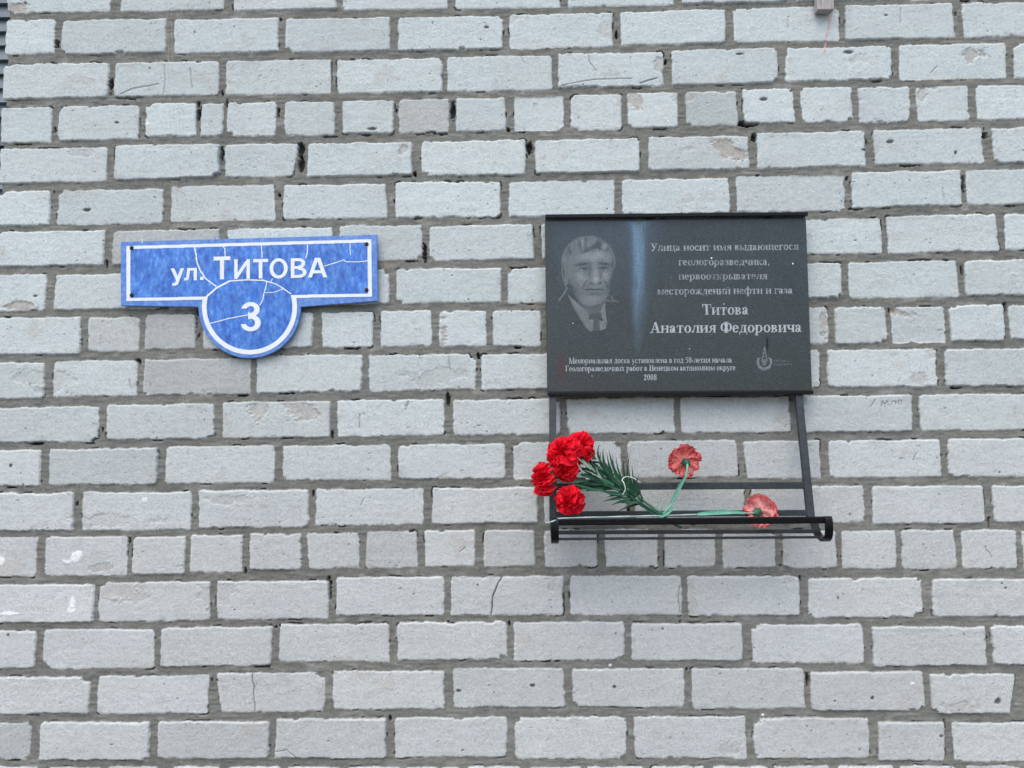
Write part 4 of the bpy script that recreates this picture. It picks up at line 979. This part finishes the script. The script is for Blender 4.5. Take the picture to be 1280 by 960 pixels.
# ------------------------------------------------------------------ the batten end in the top joint
wood, t, b = new_mat('weathered_wood', rough=.85)
tc = t.nodes.new('ShaderNodeTexCoord'); mp = t.nodes.new('ShaderNodeMapping'); mp.inputs['Scale'].default_value = (1, 1, .15); t.links.new(tc.outputs['Object'], mp.inputs[0])
n1 = noise_node(t, 220, 4, .6, mp.outputs[0]); r1 = ramp(t, n1.outputs[0], [(.3, (.26, .235, .23)), (.7, (.46, .42, .41))]); t.links.new(r1.outputs[0], b.inputs['Base Color']); bump(t, b, n1.outputs[0], .4, .001)
bm = bmesh.new(); p0 = P(1032, 11.6, .022); hw_ = .0190
add_box(bm, Vector((p0.x, -.012, p0.z+.055)), Vector((hw_, 0, 0)), Vector((0, .010, 0)), Vector((-.001, 0, .055)), .0015)
tag(bm_obj('wooden_batten', bm, wood), 'short weathered wooden batten end on the top course with a pink drip below', 'batten')

# ------------------------------------------------------------------ the neighbouring house past the corner
nb = thing('neighbour_house', (-6.5, 7.5, GZ), 'grey blue house with lapped siding just past the left corner', 'house')
sid, t, b = new_mat('grey_blue_siding', rough=.6)
n1 = noise_node(t, 2.2, 4); r1 = ramp(t, n1.outputs[0], [(.3, (.075, .10, .12)), (.7, (.17, .21, .235))]); t.links.new(r1.outputs[0], b.inputs['Base Color'])
bm = bmesh.new(); x0, x1, y0, y1 = -12, 2.0, 5.5, 9.5; z = GZ
while z < 7.5:
    for (ax, ay), (bx, by), nx_, ny_ in (((x0, y0), (x1, y0), 0, -1), ((x1, y0), (x1, y1), 1, 0)):
        v = [bm.verts.new(Vector((ax+nx_*.05, ay+ny_*.05, z))), bm.verts.new(Vector((bx+nx_*.05, by+ny_*.05, z))), bm.verts.new(Vector((bx, by, z+.15))), bm.verts.new(Vector((ax, ay, z+.15)))]
        bm.faces.new(v); w_ = [bm.verts.new(Vector((ax, ay, z))), bm.verts.new(Vector((bx, by, z)))]; bm.faces.new((w_[0], w_[1], v[1], v[0]))
    z += .15
bm.faces.new([bm.verts.new(p) for p in ((x0, y1, GZ), (x0, y0, GZ), (x0, y0, z), (x0, y1, z))])
bm.faces.new([bm.verts.new(p) for p in ((x1, y1, GZ), (x0, y1, GZ), (x0, y1, z), (x1, y1, z))])
bm_obj('wall', bm, sid, nb)
rf = new_mat('dark_sheet_roof', (.06, .06, .065), .6)[0]
bm = bmesh.new(); ym = (y0+y1)/2
pr = [bm.verts.new(p) for p in ((x0-.3, y0-.4, z-.1), (x1+.3, y0-.4, z-.1), (x1+.3, ym, z+1.6), (x0-.3, ym, z+1.6), (x1+.3, y1+.4, z-.1), (x0-.3, y1+.4, z-.1))]
for q_ in ((0, 1, 2, 3), (3, 2, 4, 5), (0, 3, 5), (1, 4, 2), (0, 5, 4, 1)): bm.faces.new([pr[k] for k in q_])
bm_obj('roof', bm, rf, nb)
wf = new_mat('white_window_frame', (.6, .6, .6), .5)[0]; gl = new_mat('window_glass', (.03, .04, .05), .08)[0]
for wx_ in (-9.5, -6.0, -1.0):
    for wz_ in (-.3, 2.6):
        bm = bmesh.new()
        for cx_, cz_, a_, c_ in ((0, .75, .65, .06), (0, -.75, .65, .06), (-.6, 0, .06, .69), (.6, 0, .06, .69), (0, 0, .04, .69)):
            add_box(bm, Vector((wx_+cx_, y0-.075, wz_+cz_)), Vector((a_, 0, 0)), Vector((0, .05 if a_ > .1 else .047, 0)), Vector((0, 0, c_)))
        f_ = bm_obj('window', bm, wf, nb)
        bm = bmesh.new(); add_box(bm, Vector((wx_, y0-.058, wz_)), Vector((.58, 0, 0)), Vector((0, .006, 0)), Vector((0, 0, .70)))
        p_ = bm_obj('pane', bm, gl); p_.parent = f_
